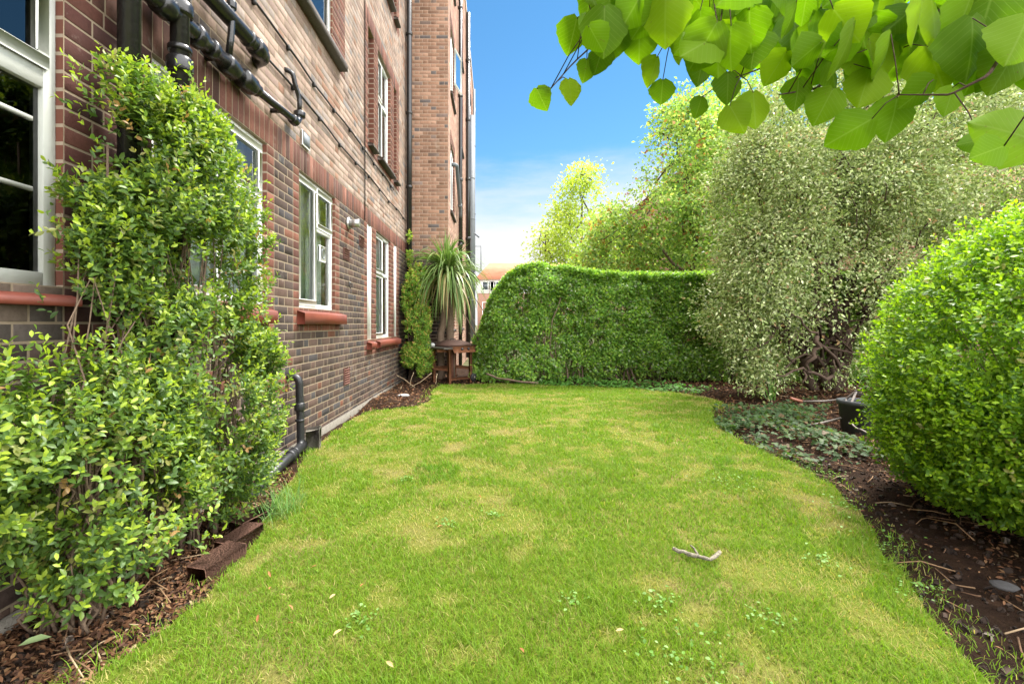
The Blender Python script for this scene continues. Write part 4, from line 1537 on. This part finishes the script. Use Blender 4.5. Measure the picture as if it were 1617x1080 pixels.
def straps(mb, n, heads, el, ln, droop, wid, cols):
    for k in range(n):
        h = heads[k % len(heads)] + rng.normal(0, .03, 3)
        az, e = rng.uniform(0, 6.283), R(rng.uniform(*el))
        d0 = np.array([math.cos(az) * math.cos(e), math.sin(az) * math.cos(e), math.sin(e)])
        Ln, dr = rng.uniform(*ln), rng.uniform(*droop)
        m = 9
        t = np.linspace(0, 1, m)
        # bend over progressively while keeping the arc length
        pts = [h]
        d = d0.copy()
        for q in range(1, m):
            d = unit(d + np.array([0, 0, -1]) * dr * (q / m) * .55)
            pts.append(pts[-1] + d * Ln / (m - 1))
        pts = np.array(pts)
        sd_ = unit(np.array([-math.sin(az), math.cos(az), rng.uniform(-.3, .3)]))
        w_ = wid * rng.uniform(.7, 1.2) * np.interp(t, [0, .15, .5, 1], [.6, 1, .95, .06])
        V = np.concatenate([pts - sd_ * w_[:, None] / 2, pts + sd_ * w_[:, None] / 2])
        i = np.arange(m - 1)
        mb.add(V, np.stack([i, i + 1, i + 1 + m, i + m], 1), pick(1, cols, .25)[0])


hds = [np.array((-.97, 9.25, 2.25)), np.array((-.90, 9.2, 2.12))]
FR = [(4, (.125, .215, .05)), (3, (.18, .27, .075)), (2, (.27, .34, .13)), (1, (.085, .155, .04))]
DRY = [(3, (.36, .30, .12)), (2, (.27, .24, .09)), (1, (.30, .19, .09))]
straps(mb, 190, hds, (15, 88), (.52, .80), (.1, .55), .034, FR)
straps(mb, 170, hds, (-5, 50), (.9, 1.22), (.6, 1.3), .042, FR)
straps(mb, 120, hds, (-50, 5), (.95, 1.35), (.8, 2.0), .038, FR + DRY)
straps(mb, 30, [h - np.array((0, 0, .25)) for h in hds], (-80, -30), (.5, .9), (1.0, 2.0), .03, DRY)
mb.build('fronds', M['frond'], cp)

# ------------------------------------------------------------------ narrow climber in the corner
cl = thing('corner_shrub', 'narrow yellow green shrub with orange shoot tips in the corner by the downpipe', 'shrub', (-1.5, 9.0, 0))
CB = [((-1.50, 8.95, 1.85), (.26, .27, .50)), ((-1.46, 8.85, 1.15), (.31, .30, .55)), ((-1.44, 8.8, .5), (.34, .30, .38)), ((-1.60, 8.9, 1.5), (.2, .25, .5)), ((-1.66, 9.15, 2.6), (.07, .10, .40))]
P, D = shell(CB, 2600, .25, .8, (4.5, .44, .04), .05, lambda p: p[:, 0] > -1.76)
mb = MB()
CCL = [(4, (.24, .38, .05)), (3, (.15, .28, .045)), (2, (.36, .46, .08))]
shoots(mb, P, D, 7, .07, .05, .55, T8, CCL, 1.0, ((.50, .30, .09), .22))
mb.build('foliage', M['leaf_soft'], cl)
mb = MB()
stems(mb, lambda t: (-1.55 + rng.normal(0, .04), 9.0 + rng.normal(0, .04), -.03), P[rng.choice(len(P), 50)], .012, 7, .05)
mb.build('stem', M['bark'], cl, smooth=True)

# ------------------------------------------------------------------ rusty barbecue
bq = thing('barbecue', 'old rusty barbecue on a red wooden frame standing under the cabbage palm', 'barbecue', (-.83, 8.95, 0))
C0 = np.array((-.83, 8.66, 0.))
e1, e2, e3 = np.array((.70, .714, 0.)), np.array((-.714, .70, 0.)), np.array((0, 0, 1.))


def bp(a, b, z):
    return C0 + e1 * a + e2 * b + e3 * z


LA, LB_ = .56, .50
for a, b in ((.03, .03), (LA, .03), (.03, LB_), (LA, LB_)):
    mb = MB()
    mb.obox(bp(a, b, .32), e1, e2, e3, .026, .026, .34, bev=.004)
    mb.build('leg', M['oldwood'], bq)
for (p, q) in (((.03, .03), (.03, LB_)), ((.03, LB_), (LA, LB_)), ((LA, .03), (LA, LB_))):
    mb = MB()
    a_, b_ = bp(*p, .27), bp(*q, .27)
    d = unit(b_ - a_)
    mb.obox((a_ + b_) / 2, d, np.cross(d, e3), e3, np.linalg.norm(b_ - a_) / 2 - .027, .014, .03, bev=.003)
    mb.build('rail', M['oldwood'], bq)
mb = MB()
mb.obox(bp(LA / 2, .03, .09), e1, e2, e3, LA / 2 - .03, .02, .025, bev=.003)
mb.build('rail', M['oldwood'], bq)
mb = MB()   # tray under the lid
mb.obox(bp(.29, .27, .665), e1, e2, e3, .31, .26, .04, bev=.006)
mb.build('firebox', M['rust'], bq)
mb = MB()   # shallow hipped lid
v = []
for (s_, z) in ((1.0, .705), (1.0, .73), (.36, .815)):
    for a, b in ((-1, -1), (1, -1), (1, 1), (-1, 1)):
        v.append(bp(.31 + a * .33 * s_, .27 + b * .27 * s_, z))
f = [(3, 2, 1, 0), (8, 9, 10, 11)]
for k in (0, 4):
    f += [(k + i, k + (i + 1) % 4, k + 4 + (i + 1) % 4, k + 4 + i) for i in range(4)]
mb.add(v, f)
lid = mb.build('lid', M['rustlid'], bq)
mb = MB()
mb.tube([bp(.24, .25, .79), bp(.24, .25, .835), bp(.36, .25, .835), bp(.36, .25, .79)], .008, 8)
mb.build('handle', M['iron'], lid)
mb = MB()   # sloping front panel with two knobs
tilt = unit(-e2 * .42 + e3 * -.9)
pc = bp(.33, -.045, .64)
pn_ = unit(np.cross(e1, tilt))
mb.obox(pc, e1, tilt, pn_, .27, .062, .012, bev=.003)
pnl = mb.build('control_panel', M['oldwood'], bq)
out_ = pn_ if pn_ @ (-e2) > 0 else -pn_
for a in (-.07, .09):
    mb = MB()
    k0 = pc + e1 * a + out_ * .012
    mb.tube([k0, k0 + out_ * .028, k0 + out_ * .032], [.026, .022, .016], 14)
    mb.build('knob', M['rubber'], pnl)
mb = MB()   # grey slab as side shelf
mb.obox(bp(-.07, .27, .675), e1, e2, e3, .11, .33, .016, bev=.004)
mb.build('side_shelf', M['greywood'], bq)
mb = MB()
mb.obox(bp(-.05, .12, .625), e1, e2, e3, .15, .022, .026, bev=.003)
mb.build('shelf_bracket', M['oldwood'], bq)
mb = MB()
mb.obox(bp(.66, .20, .69), e1, e2, e3, .05, .22, .022, bev=.004)
mb.build('side_shelf', M['rust'], bq)
mb = MB()
c_ = bp(LA + .06, .0, .085)
mb.tube([c_ - e2 * .03, c_ - e2 * .025, c_ + e2 * .025, c_ + e2 * .03], [.06, .085, .085, .06], 18)
wh = mb.build('wheel', M['rubber'], bq)
mb = MB()
mb.tube([c_ - e2 * .036, c_ + e2 * .036], .025, 12)
mb.build('hub', M['toolmetal'], wh)
mb = MB()
mb.tube([bp(.30, .30, .0), bp(.30, .30, .62)], .05, 12)
mb.build('gas_pipe', M['rust'], bq)


def rock(name, label, c, r, mat, seed=0, cat='stone', flat=1.0, group=None):
    a = np.linspace(0, 2 * math.pi, 13)[:-1]
    V = []
    for ph in np.linspace(-1.4, 1.4, 7):
        for q in a:
            d = np.array([math.cos(q) * math.cos(ph), math.sin(q) * math.cos(ph), math.sin(ph)])
            k = .75 + .5 * fbm(d[None] * 1.3 + seed * 7.7, 1.4, seed)[0]
            V.append(np.array(c) + d * np.array(r) * k * np.array([1, 1, flat]))
    f = [(i * 12 + j, i * 12 + (j + 1) % 12, (i + 1) * 12 + (j + 1) % 12, (i + 1) * 12 + j) for i in range(6) for j in range(12)]
    f += [list(range(11, -1, -1)), list(range(72, 84))]
    mb = MB()
    mb.add(V, f)
    return tag(mb.build(name, mat, smooth=True), label, cat, group)


p = bp(-.08, .40, .725)
rock('stone', 'larger pale round stone at the back of the barbecue side shelf', p, (.045, .045, .042), M['stone'], 1)
p = bp(-.12, .50, .716)
rock('stone', 'flatter white stone at the outer end of the barbecue side shelf', p, (.05, .04, .03), M['stone'], 2)
rock('stone', 'flat pale stone lying on the dug mound by the wall', (-1.36, 7.0, .05), (.09, .05, .02), M['stone'], 3)
rock('stone', 'flat grey stone half sunk in the dark bare soil under the privet', (*gnd(1585, 938), .035), (.05, .04, .012), M['darkstone'], 4)

# ------------------------------------------------------------------ concrete lump, edging bricks
mb = MB()
mb.obox((-1.635, 4.22, .085), unit((1, .25, .08)), unit((-.25, 1, .05)), (0, 0, 1), .06, .07, .095, bev=.007, jit=.006)
tag(mb.build('concrete_block', M['concrete']), 'rough mossy concrete lump beside the bent black waste pipe', 'block')
for k, (x, y, a, z, lab) in enumerate(((-1.26, 2.16, 74, .02, 'old brown edging brick at the near end, tilted over a dark gap in the bed'),
                                       (-1.29, 2.40, 78, .015, 'old brown edging brick set between two others beside the wall shrub'),
                                       (-1.36, 2.66, 68, .005, 'old brown edging brick at the far end by the tuft of longer grass'))):
    mb = MB()
    c, s_ = math.cos(R(a)), math.sin(R(a))
    mb.obox((x - .02, y, z), (c, s_, .05), (-s_, c, 0), (-.05 * c, -.05 * s_, 1), .112, .055, .036, bev=.004, jit=.003)
    tag(mb.build('edging_brick', M['edgebrick']), lab, 'brick', 'bricks edging the wall bed')

# ------------------------------------------------------------------ bin, loppers, stick, canes
px, py = 3.70, 4.72
bn = thing('plant_pot', 'dark grey plastic pot half hidden behind the privet bush', 'pot', (px, py, 0))
mb = MB()
a = np.linspace(0, 2 * math.pi, 33)[:-1]
prof = [(.13, .0), (.145, .02), (.17, .30), (.185, .31), (.185, .35), (.17, .352), (.16, .30), (.12, .05)]
V = np.array([(px + r * math.cos(q), py + r * math.sin(q), z) for r, z in prof for q in a])
f = [(i * 32 + j, i * 32 + (j + 1) % 32, (i + 1) * 32 + (j + 1) % 32, (i + 1) * 32 + j) for i in range(len(prof) - 1) for j in range(32)]
f.append(list(range((len(prof) - 1) * 32, len(prof) * 32)))
mb.add(V, f)
mb.build('pot_body', M['bin'], bn, smooth=True)
lp = thing('loppers', 'long handled garden loppers with orange grips lying on the ivy against the grey pot', 'tool', (3.2, 4.75, .15))


def handle(g0, g1, h1, piv):
    m1 = MB()
    m1.tube([g1, (np.array(g1) + h1) / 2 + np.array((0, 0, -.01)), h1, piv], .011, 8)
    ho = m1.build('handle', M['toolmetal'], lp, smooth=True)
    m2 = MB()
    m2.tube([g0, np.array(g0) + (np.array(g1) - g0) * .05, g1], [.012, .018, .016], 10)
    m2.build('grip', M['grip'], ho, smooth=True)


piv = at(1352, 618, 4.75)
handle(at(1233, 673, 4.8), at(1258, 675, 4.8), at(1335, 658, 4.75), piv)
handle(at(1248, 629, 5.0), at(1266, 634, 5.0), at(1336, 630, 4.9), piv)
mb = MB()
pb = piv
mb.obox(pb + np.array((.06, 0, .02)), unit((1, 0, .35)), (0, 1, 0), unit((-.35, 0, 1)), .075, .006, .018, bev=.002)
mb.obox(pb + np.array((.05, .01, -.03)), unit((1, 0, -.25)), (0, 1, 0), unit((.25, 0, 1)), .06, .006, .012, bev=.002)
mb.build('blade', M['toolmetal'], lp)
mb = MB()
mb.tube([at(1335, 658, 4.75), at(1336, 630, 4.78)], .008, 8)
mb.build('buffer_bar', M['toolmetal'], lp)


def stick(name, label, pts, r, mat, cat='stick', group=None, twig=None):
    mb = MB()
    pts = np.array(pts, float)
    m = 10
    tt = np.linspace(0, len(pts) - 1, m)
    P_ = np.stack([np.interp(tt, range(len(pts)), pts[:, k]) for k in range(3)], 1)
    P_[1:-1] += rng.normal(0, r * .35, (m - 2, 3))
    mb.tube(P_, r * rng.uniform(.75, 1.15, m), 7)
    if twig is not None:
        mb.tube(np.array(twig), [r * .7, r * .5, r * .4], 6)
    return tag(mb.build(name, mat, smooth=True), label, cat, group)


M['lichen'] = m_plain('lichen_bark', (.24, .215, .165), .95, .1, vary=.8, scale=60, bump=1.0, bscale=90, dark=.25)
g = lambda u, v, z: (*gnd(u, v), z)
stick('fallen_twig', 'short crooked lichen covered twig lying on the open lawn', [g(1062, 880, .045), g(1082, 884, .035), g(1103, 888, .03), g(1118, 894, .03), g(1137, 886, .045)], .0095, M['lichen'], twig=[g(1103, 888, .03), g(1096, 882, .05), g(1090, 880, .06)])
M['cane'] = m_plain('cut_cane', (.30, .22, .13), .8, vary=.4, scale=30)
stick('cut_stem', 'pale cut stem leaning towards the wall at the foot of the corner shrub', [at(655, 612, 7.9), at(640, 600, 7.9), at(626, 592, 7.95)], .006, M['cane'], 'stick', 'cut stems in the corner bed')
stick('cut_stem', 'pale cut stem leaning towards the barbecue from the corner shrub', [at(648, 612, 7.9), at(665, 602, 7.9), at(682, 589, 8.0)], .006, M['cane'], 'stick', 'cut stems in the corner bed')
stick('cut_stem', 'thin pale cut stem standing upright between two leaning ones', [at(647, 610, 7.95), at(649, 600, 7.95), at(653, 588, 8.0)], .006, M['cane'], 'stick', 'cut stems in the corner bed')
stick('cut_stem', 'short pale stub standing in front of the barbecue left legs', [at(688, 607, 8.4), at(689, 598, 8.4), at(690, 590, 8.45)], .008, M['cane'], 'stick', 'cut stems in the corner bed')
stick('fallen_branch', 'bent brown branch lying at the foot of the hedge hump', [at(768, 590, 8.75), at(785, 597, 8.7), at(812, 600, 8.65), at(850, 605, 8.6)], .02, M['palebark'])
stick('wooden_stake', 'thin grey stake lying from the pot under the privet bush', [at(1340, 668, 4.5), at(1362, 680, 4.35), at(1388, 692, 4.2)], .010, M['toolmetal'])

# clump of strap leaves under the pale tree
ir = thing('strap_leaf_plant', 'small clump of arching strap leaves under the variegated tree', 'plant', (*gnd(1215, 632), 0))
mb = MB()
straps(mb, 16, [np.array((*gnd(1215, 634), .0))], (45, 85), (.35, .55), (.3, .8), .022, [(1, (.15, .30, .06)), (1, (.22, .36, .10))])
mb.build('foliage', M['frond'], ir)

# tuft of fine long grass beside the edging bricks
tf = thing('grass_tuft', 'tuft of long fine blue green grass beside the edging bricks', 'grass tuft', (-1.2, 2.72, 0))
mb = MB()
straps(mb, 220, [np.array((-1.24 + rng.normal(0, .05), 2.75 + rng.normal(0, .07), 0)) for _ in range(40)], (35, 85), (.10, .2), (.2, .8), .004, [(2, (.13, .26, .07)), (1, (.20, .30, .10))])
mb.build('blades', M['grassblade'], tf)

# ------------------------------------------------------------------ bed litter, ivy, weeds
def litter(mb, n, region, cols, size, width=.45, T=T8, lift=.02, flat=.5):
    x0, x1, y0, y1 = region[:4]
    P = np.stack([rng.uniform(x0, x1, n), rng.uniform(y0, y1, n)], 1)
    ok = ~in_poly(P, LP) & (P[:, 0] > -1.78)
    if len(region) > 4:
        ok &= region[4](P)
    P = P[ok]
    z = soil_z(P) + rng.uniform(0, lift, len(P))
    P3 = np.concatenate([P, z[:, None]], 1)
    L = rdir(len(P)) * np.array([1, 1, flat])
    Nn = np.array([0, 0, 1.]) + rng.normal(0, .45, (len(P), 3))
    leaves(mb, P3, L, Nn, size * rng.uniform(.5, 1.3, len(P)), width, T, pick(len(P), cols, .3))


LIT = [(4, (.12, .056, .028)), (3, (.17, .085, .042)), (3, (.07, .034, .02)), (1.2, (.23, .13, .065)), (.4, (.30, .22, .13))]
mb = MB()
litter(mb, 19000, (-1.78, -1.0, .9, 3.6), LIT, .026)
litter(mb, 1500, (-1.78, -1.0, 5.6, 9.6), LIT, .05)
dark = lambda P: rng.random(len(P)) < np.clip((dist_poly(P, LP) - .28) / .3, .12, 1)
litter(mb, 26000, (1.4, 5.2, 1.1, 5.2, dark), LIT, .027)
litter(mb, 9000, (2.3, 7.0, 5.0, 8.6), LIT, .05, T=T4)
litter(mb, 4000, (-1.0, 6.0, 8.3, 9.6), LIT, .055, T=T4)
tag(mb.build('leaf_litter', M['deadleaf']), 'brown dead leaves and bark chips covering the soil beds', 'litter', kind='stuff')
mb = MB()
for k in range(420):
    if k < 120:
        x, y = rng.uniform(-1.7, -1.2), rng.uniform(1.0, 3.2)
    elif k < 300:
        x, y = rng.uniform(1.7, 4.2), rng.uniform(1.5, 4.8)
    else:
        x, y = rng.uniform(2.6, 6), rng.uniform(5, 8)
    if in_poly(np.array([[x, y]]), LP)[0]:
        continue
    z = soil_z(np.array([[x, y]]))[0] + .012
    a = rng.uniform(0, 6.28)
    ln = rng.uniform(.06, .28)
    d = np.array([math.cos(a), math.sin(a), rng.uniform(-.05, .15)]) * ln
    p0 = np.array([x, y, z])
    mb.tube([p0, p0 + d * .5 + rng.normal(0, .012, 3), p0 + d], [.0035, .003, .002], 5, pick(1, [(1, (.28, .17, .09)), (1, (.16, .09, .05)), (1, (.36, .26, .16))])[0])
tag(mb.build('twig_litter', m_attr('twigs')), 'thin dry twigs strewn over the soil beds', 'litter', kind='stuff')
mb = MB()
n = 4200
for k in range(n):
    x, y = (rng.uniform(1.3, 3.6), rng.uniform(1.2, 4.2)) if k % 3 else (rng.uniform(-1.7, -1.1), rng.uniform(1.2, 3.2))
    if in_poly(np.array([[x, y]]), LP)[0]:
        continue
    z = soil_z(np.array([[x, y]]))[0] + .003
    r = .004 + .016 * rng.random() ** 3
    mb.obox((x, y, z), *np.linalg.qr(rng.normal(size=(3, 3)))[0], r, r * .8, r * .7, pick(1, [(2, (.03, .018, .012)), (1, (.055, .035, .024)), (.2, (.2, .16, .13))])[0], bev=r * .3)
tag(mb.build('soil_crumbs', m_attr('crumbs')), 'loose crumbs of dark soil along the bare bed edge', 'soil', kind='stuff')


def ivy(name, label, n, region, size, cols):
    mb = MB()
    x0, x1, y0, y1, fn = region
    P = np.stack([rng.uniform(x0, x1, n), rng.uniform(y0, y1, n)], 1)
    P = P[fn(P)]
    h = rng.uniform(.02, .11, len(P)) * (.4 + fbm(P, 3, 51))
    P3 = np.concatenate([P, (soil_z(P) + h + .02)[:, None]], 1)
    L = unit(rdir(len(P)) * np.array([1, 1, .3]) + np.array([0, -.35, -.15]))
    leaves(mb, P3, L, np.array([0, -.25, 1.]) + rng.normal(0, .3, (len(P), 3)), size * rng.uniform(.55, 1.25, len(P)), .95, TIVY, pick(len(P), cols, .25))
    return tag(mb.build(name, M['leaf_soft']), label, 'ivy', kind='stuff')


def ivy_r(P):
    d = dist_poly(P, LP)
    return (~in_poly(P, LP)) & (fbm(P, 2.6, 61, 3) > .44 + .3 * np.clip((d - .7) / .9, 0, 1)) & (P[:, 1] < 5.9 + .25 * (P[:, 0] - 2.4))


IV = [(3, (.045, .090, .026)), (2, (.06, .115, .032)), (1.2, (.10, .155, .05)), (.7, (.15, .10, .045))]
ivy('ivy', 'dark ivy carpeting the bed below the variegated tree', 5600, (2.2, 4.4, 3.6, 6.4, ivy_r), .048, IV)
ivy('ivy', 'fresh green ground ivy at the foot of the hedge', 4200, (.4, 4.6, 7.6, 9.0, lambda P: (dist_poly(P, LP) < .55) & (~in_poly(P, LP) | (dist_poly(P, LP) < .12)) & (fbm(P, 2, 71) > .36)), .05,
    [(3, (.075, .19, .03)), (2, (.10, .24, .035))])
# clover and small weeds in the lawn
mb = MB()
cx = [(gnd(1100, 1050), .16), (gnd(905, 955), .06), (gnd(1150, 760), .25), (gnd(1330, 800), .18), (gnd(1400, 860), .16), (gnd(1440, 930), .12), (gnd(700, 830), .05), (gnd(780, 815), .04), (gnd(565, 985), .06), (gnd(1290, 745), .2),
      (gnd(1040, 950), .06), (gnd(1210, 980), .07), (gnd(1300, 890), .07), (gnd(640, 760), .05)]
for (c, r) in cx:
    m = int(14 + 330 * r)
    P = np.array(c) + rng.normal(0, r * .6, (m, 2))
    P3 = np.concatenate([P, rng.uniform(.012, .03, (m, 1))], 1)
    leaves(mb, P3, rdir(m) * np.array([1, 1, .3]), np.array([0, 0, 1.]) + rng.normal(0, .25, (m, 3)), .014 * rng.uniform(.7, 1.4, m), .8, T8, pick(m, [(2, (.14, .28, .05)), (1, (.22, .36, .11))]))
tag(mb.build('lawn_weeds', M['leaf_soft']), 'patches of small round leaved clover in the lawn', 'weeds', kind='stuff')

# ------------------------------------------------------------------ fallen leaves one can count
FLV = [gnd(*q) for q in ((425, 945), (440, 952), (408, 985), (455, 970), (497, 872), (505, 885), (428, 925), (520, 960), (462, 1000), (575, 935), (610, 1062), (448, 1045), (500, 905), (540, 1010), (760, 795), (700, 840), (985, 1010), (820, 1040))]
for k, (x, y) in enumerate(FLV):
    mb = MB()
    ori = [(.34, .15, .06), (.38, .27, .13), (.28, .11, .045)][k % 3]
    leaves(mb, np.array([[x, y, .038]]), rdir(1) * np.array([1, 1, .25]), np.array([[rng.normal(0, .4), rng.normal(0, .4), 1.]]), rng.uniform(.022, .04), .34, T8, np.array([ori]))
    tag(mb.build('fallen_leaf', M['deadleaf']), 'small dry orange leaf lying in the short grass', 'leaf', 'dry leaves fallen on the lawn')
mb = MB()
leaves(mb, np.array([[*gnd(28, 1036), .035]]), unit(np.array([[.8, .5, .1]])), np.array([[-.1, -.3, 1.]]), .085, .42, T8, np.array([(.30, .40, .18)]))
tag(mb.build('fallen_leaf', M['deadleaf']), 'large pale green leaf lying on the brown chips of the wall bed', 'leaf')

# ------------------------------------------------------------------ lime branch overhead
lt = thing('lime_tree', 'overhanging lime tree branch with big translucent heart shaped leaves', 'tree', (2.6, .2, 0))
mb = MB()
branch(mb, (2.6, .2, -.1), (2.55, .25, 4.2), .16, .11, 10, .03, sides=12)
mb.build('trunk', M['bark'], lt, smooth=True)
rows, colsn = 11, 7
tt = np.linspace(0, 1, rows)
hw = np.array([.10, .36, .49, .53, .52, .48, .42, .34, .25, .13, .0])


def lime_leaf(mb, base, L, Nn, size, col, curl=.2):
    L = unit(np.array(L, float))
    X = unit(np.cross(L, Nn))
    Z = np.cross(X, L)
    s_ = np.linspace(-1, 1, colsn)
    y = np.repeat(tt, colsn).reshape(rows, colsn).copy()
    x = hw[:, None] * s_[None]
    ser = 1 + .035 * np.where(np.arange(rows) % 2, 1, -1)
    x[:, 0] *= ser
    x[:, -1] *= ser
    y[0] -= .07 * np.abs(s_) ** 1 * (np.abs(s_) > .2)   # heart lobes
    y[1] -= .05 * np.abs(s_)
    asym = rng.uniform(-.06, .06)
    x = x + asym * np.sin(y * 3.14)
    z = -.22 * np.abs(x) * rng.uniform(.1, 1.6) - curl * y ** 2 * .7 + .025 * np.sin(y * 9 + s_[None] * 3) * np.abs(s_)[None]
    V = np.array(base) + size * (x[..., None] * X + y[..., None] * L + z[..., None] * Z)
    i, j = np.meshgrid(np.arange(rows - 1), np.arange(colsn - 1), indexing='ij')
    f = np.stack([i * colsn + j, i * colsn + j + 1, (i + 1) * colsn + j + 1, (i + 1) * colsn + j], -1).reshape(-1, 4)
    luv = np.stack([x, y + .001, 0 * x], -1).reshape(-1, 3)
    mb.add(V.reshape(-1, 3), f, np.array(col), luv)


LMC = [(4, (.13, .24, .006)), (3, (.17, .29, .008)), (2, (.10, .19, .006)), (1.5, (.24, .36, .010))]
mbl, mbt = MB(), MB()
# main limb and twigs: (pixel u, v, depth) polylines turned into real positions about a metre ahead
TW = [
    [(2300, -260, .7), (1900, -60, .85), (1617, 25, 1.0), (1530, 55, 1.05), (1440, 75, 1.08), (1330, 95, 1.1), (1230, 98, 1.12), (1170, 120, 1.12)],
    [(1530, 55, 1.05), (1420, 20, 1.12), (1300, -15, 1.15), (1180, -20, 1.2), (1060, 10, 1.2), (960, 50, 1.2), (905, 100, 1.18), (870, 140, 1.15)],
    [(1440, 75, 1.08), (1380, 30, 1.15), (1330, 10, 1.2), (1250, 40, 1.25), (1150, 60, 1.25), (1060, 60, 1.22)],
    [(1617, 25, 1.0), (1600, 60, .95), (1560, 120, .92), (1500, 150, .95), (1420, 150, 1.0)],
    [(1900, -60, .85), (1750, 60, .75), (1680, 130, .7), (1630, 170, .68)],
    [(1330, 95, 1.1), (1290, 140, 1.08), (1230, 150, 1.05)],
    [(1900, -60, .85), (1700, -60, .95), (1500, -40, 1.0), (1300, -40, 1.0), (1120, -30, 1.05)],
]
tw3 = []
for q, tw in enumerate(TW):
    p3 = np.array([at(*t_) for t_ in tw])
    m = 26
    tq = np.linspace(0, len(p3) - 1, m)
    p3 = np.stack([np.interp(tq, range(len(p3)), p3[:, k]) for k in range(3)], 1)
    mbt.tube(p3, np.linspace(.010 if q == 0 else .005, .0013, m), 7)
    tw3.append(p3)
mbt.tube(np.array([(2.55, .25, 3.3), (2.3, .4, 2.9), (2.0, .55, 2.5), at(2300, -260, .7)]), [.04, .03, .02, .012], 8)


def put(u, v, Y, ang, size, face=.0, yaw=.0):
    """leaf whose middle shows at (u, v); ang: where its tip points in the picture, 90 is down"""
    L = np.array([math.cos(R(ang)), rng.normal(0, .15) + .15, -math.sin(R(ang))])
    Nn = np.array([yaw, -1.0, face]) + rng.normal(0, .12, 3)
    c = at(u, v, Y)
    b = c - unit(L) * size * .5
    lime_leaf(mbl, b, L, Nn, size, pick(1, LMC, .15)[0], rng.uniform(.0, .4))
    # stalk to the nearest twig point
    best = min((np.linalg.norm(p - b), tuple(p)) for tw in tw3 for p in tw)
    if best[0] < .22:
        p = np.array(best[1])
        mbt.tube([p, (p + b) / 2 + np.array((0, 0, .008)), b + unit(L) * size * .02], [.0014, .0012, .0011], 5)


HAND = [(855, 157, 1.15, 65, .058), (902, 145, 1.15, 75, .060), (905, 58, 1.18, 100, .085), (945, 95, 1.18, 110, .07), (925, 112, 1.2, 95, .055), (1032, 115, 1.2, 100, .075), (1045, 146, 1.2, 95, .065),
        (1075, 82, 1.2, 80, .062), (1104, 170, 1.15, 100, .05), (1192, 175, 1.1, 85, .088), (1165, 188, 1.1, 60, .075), (1342, 208, 1.05, 150, .095), (1412, 188, 1.05, 95, .095), (1300, 170, 1.05, 110, .08),
        (1285, 110, 1.1, 120, .085), (1225, 110, 1.1, 115, .08), (1365, 140, 1.05, 105, .09), (1480, 110, 1.0, 60, .11), (1500, 160, .98, 100, .06), (1590, 110, .95, 110, .10), (1592, 205, .8, 205, .11),
        (1540, 75, .95, 80, .12), (1560, 240, .75, 160, .055), (1530, 225, .9, 170, .04), (1440, 60, 1.05, 75, .12), (1330, 60, 1.1, 95, .13), (1260, 70, 1.1, 85, .13), (1180, 80, 1.15, 90, .12), (1110, 100, 1.15, 95, .11),
        (1150, 140, 1.12, 85, .075), (970, 50, 1.2, 100, .12), (1010, 65, 1.2, 85, .11), (1050, 30, 1.2, 75, .12), (1380, 100, 1.05, 70, .11), (1450, 150, 1.0, 130, .075), (1250, 20, 1.15, 100, .13), (1120, 30, 1.2, 90, .13),
        (950, 15, 1.2, 120, .07), (1260, 150, 1.06, 85, .07), (1320, 130, 1.06, 60, .09), (1400, 40, 1.05, 110, .13), (1480, 30, 1.0, 80, .13), (1560, 20, .95, 95, .12), (1610, 60, .9, 120, .11)]
for h_ in HAND:
    put(*h_, face=rng.uniform(-.3, .5), yaw=rng.uniform(-.45, .45))
for k in range(330):
    u = rng.uniform(925, 1760)
    vb = np.interp(u, [940, 1000, 1060, 1150, 1300, 1450, 1617, 1700], [70, 40, 60, 90, 100, 110, 130, 140])
    v = -100 + (vb + 100) * rng.random() ** .8
    put(u, v, rng.uniform(.95, 1.3), rng.uniform(30, 155), rng.uniform(.045, .105), rng.uniform(-.9, 1.1), rng.uniform(-1.1, 1.1))
mbl.build('leaves', M['lime'], lt, smooth=True)
mbt.build('branch', M['bark'], lt, smooth=True)
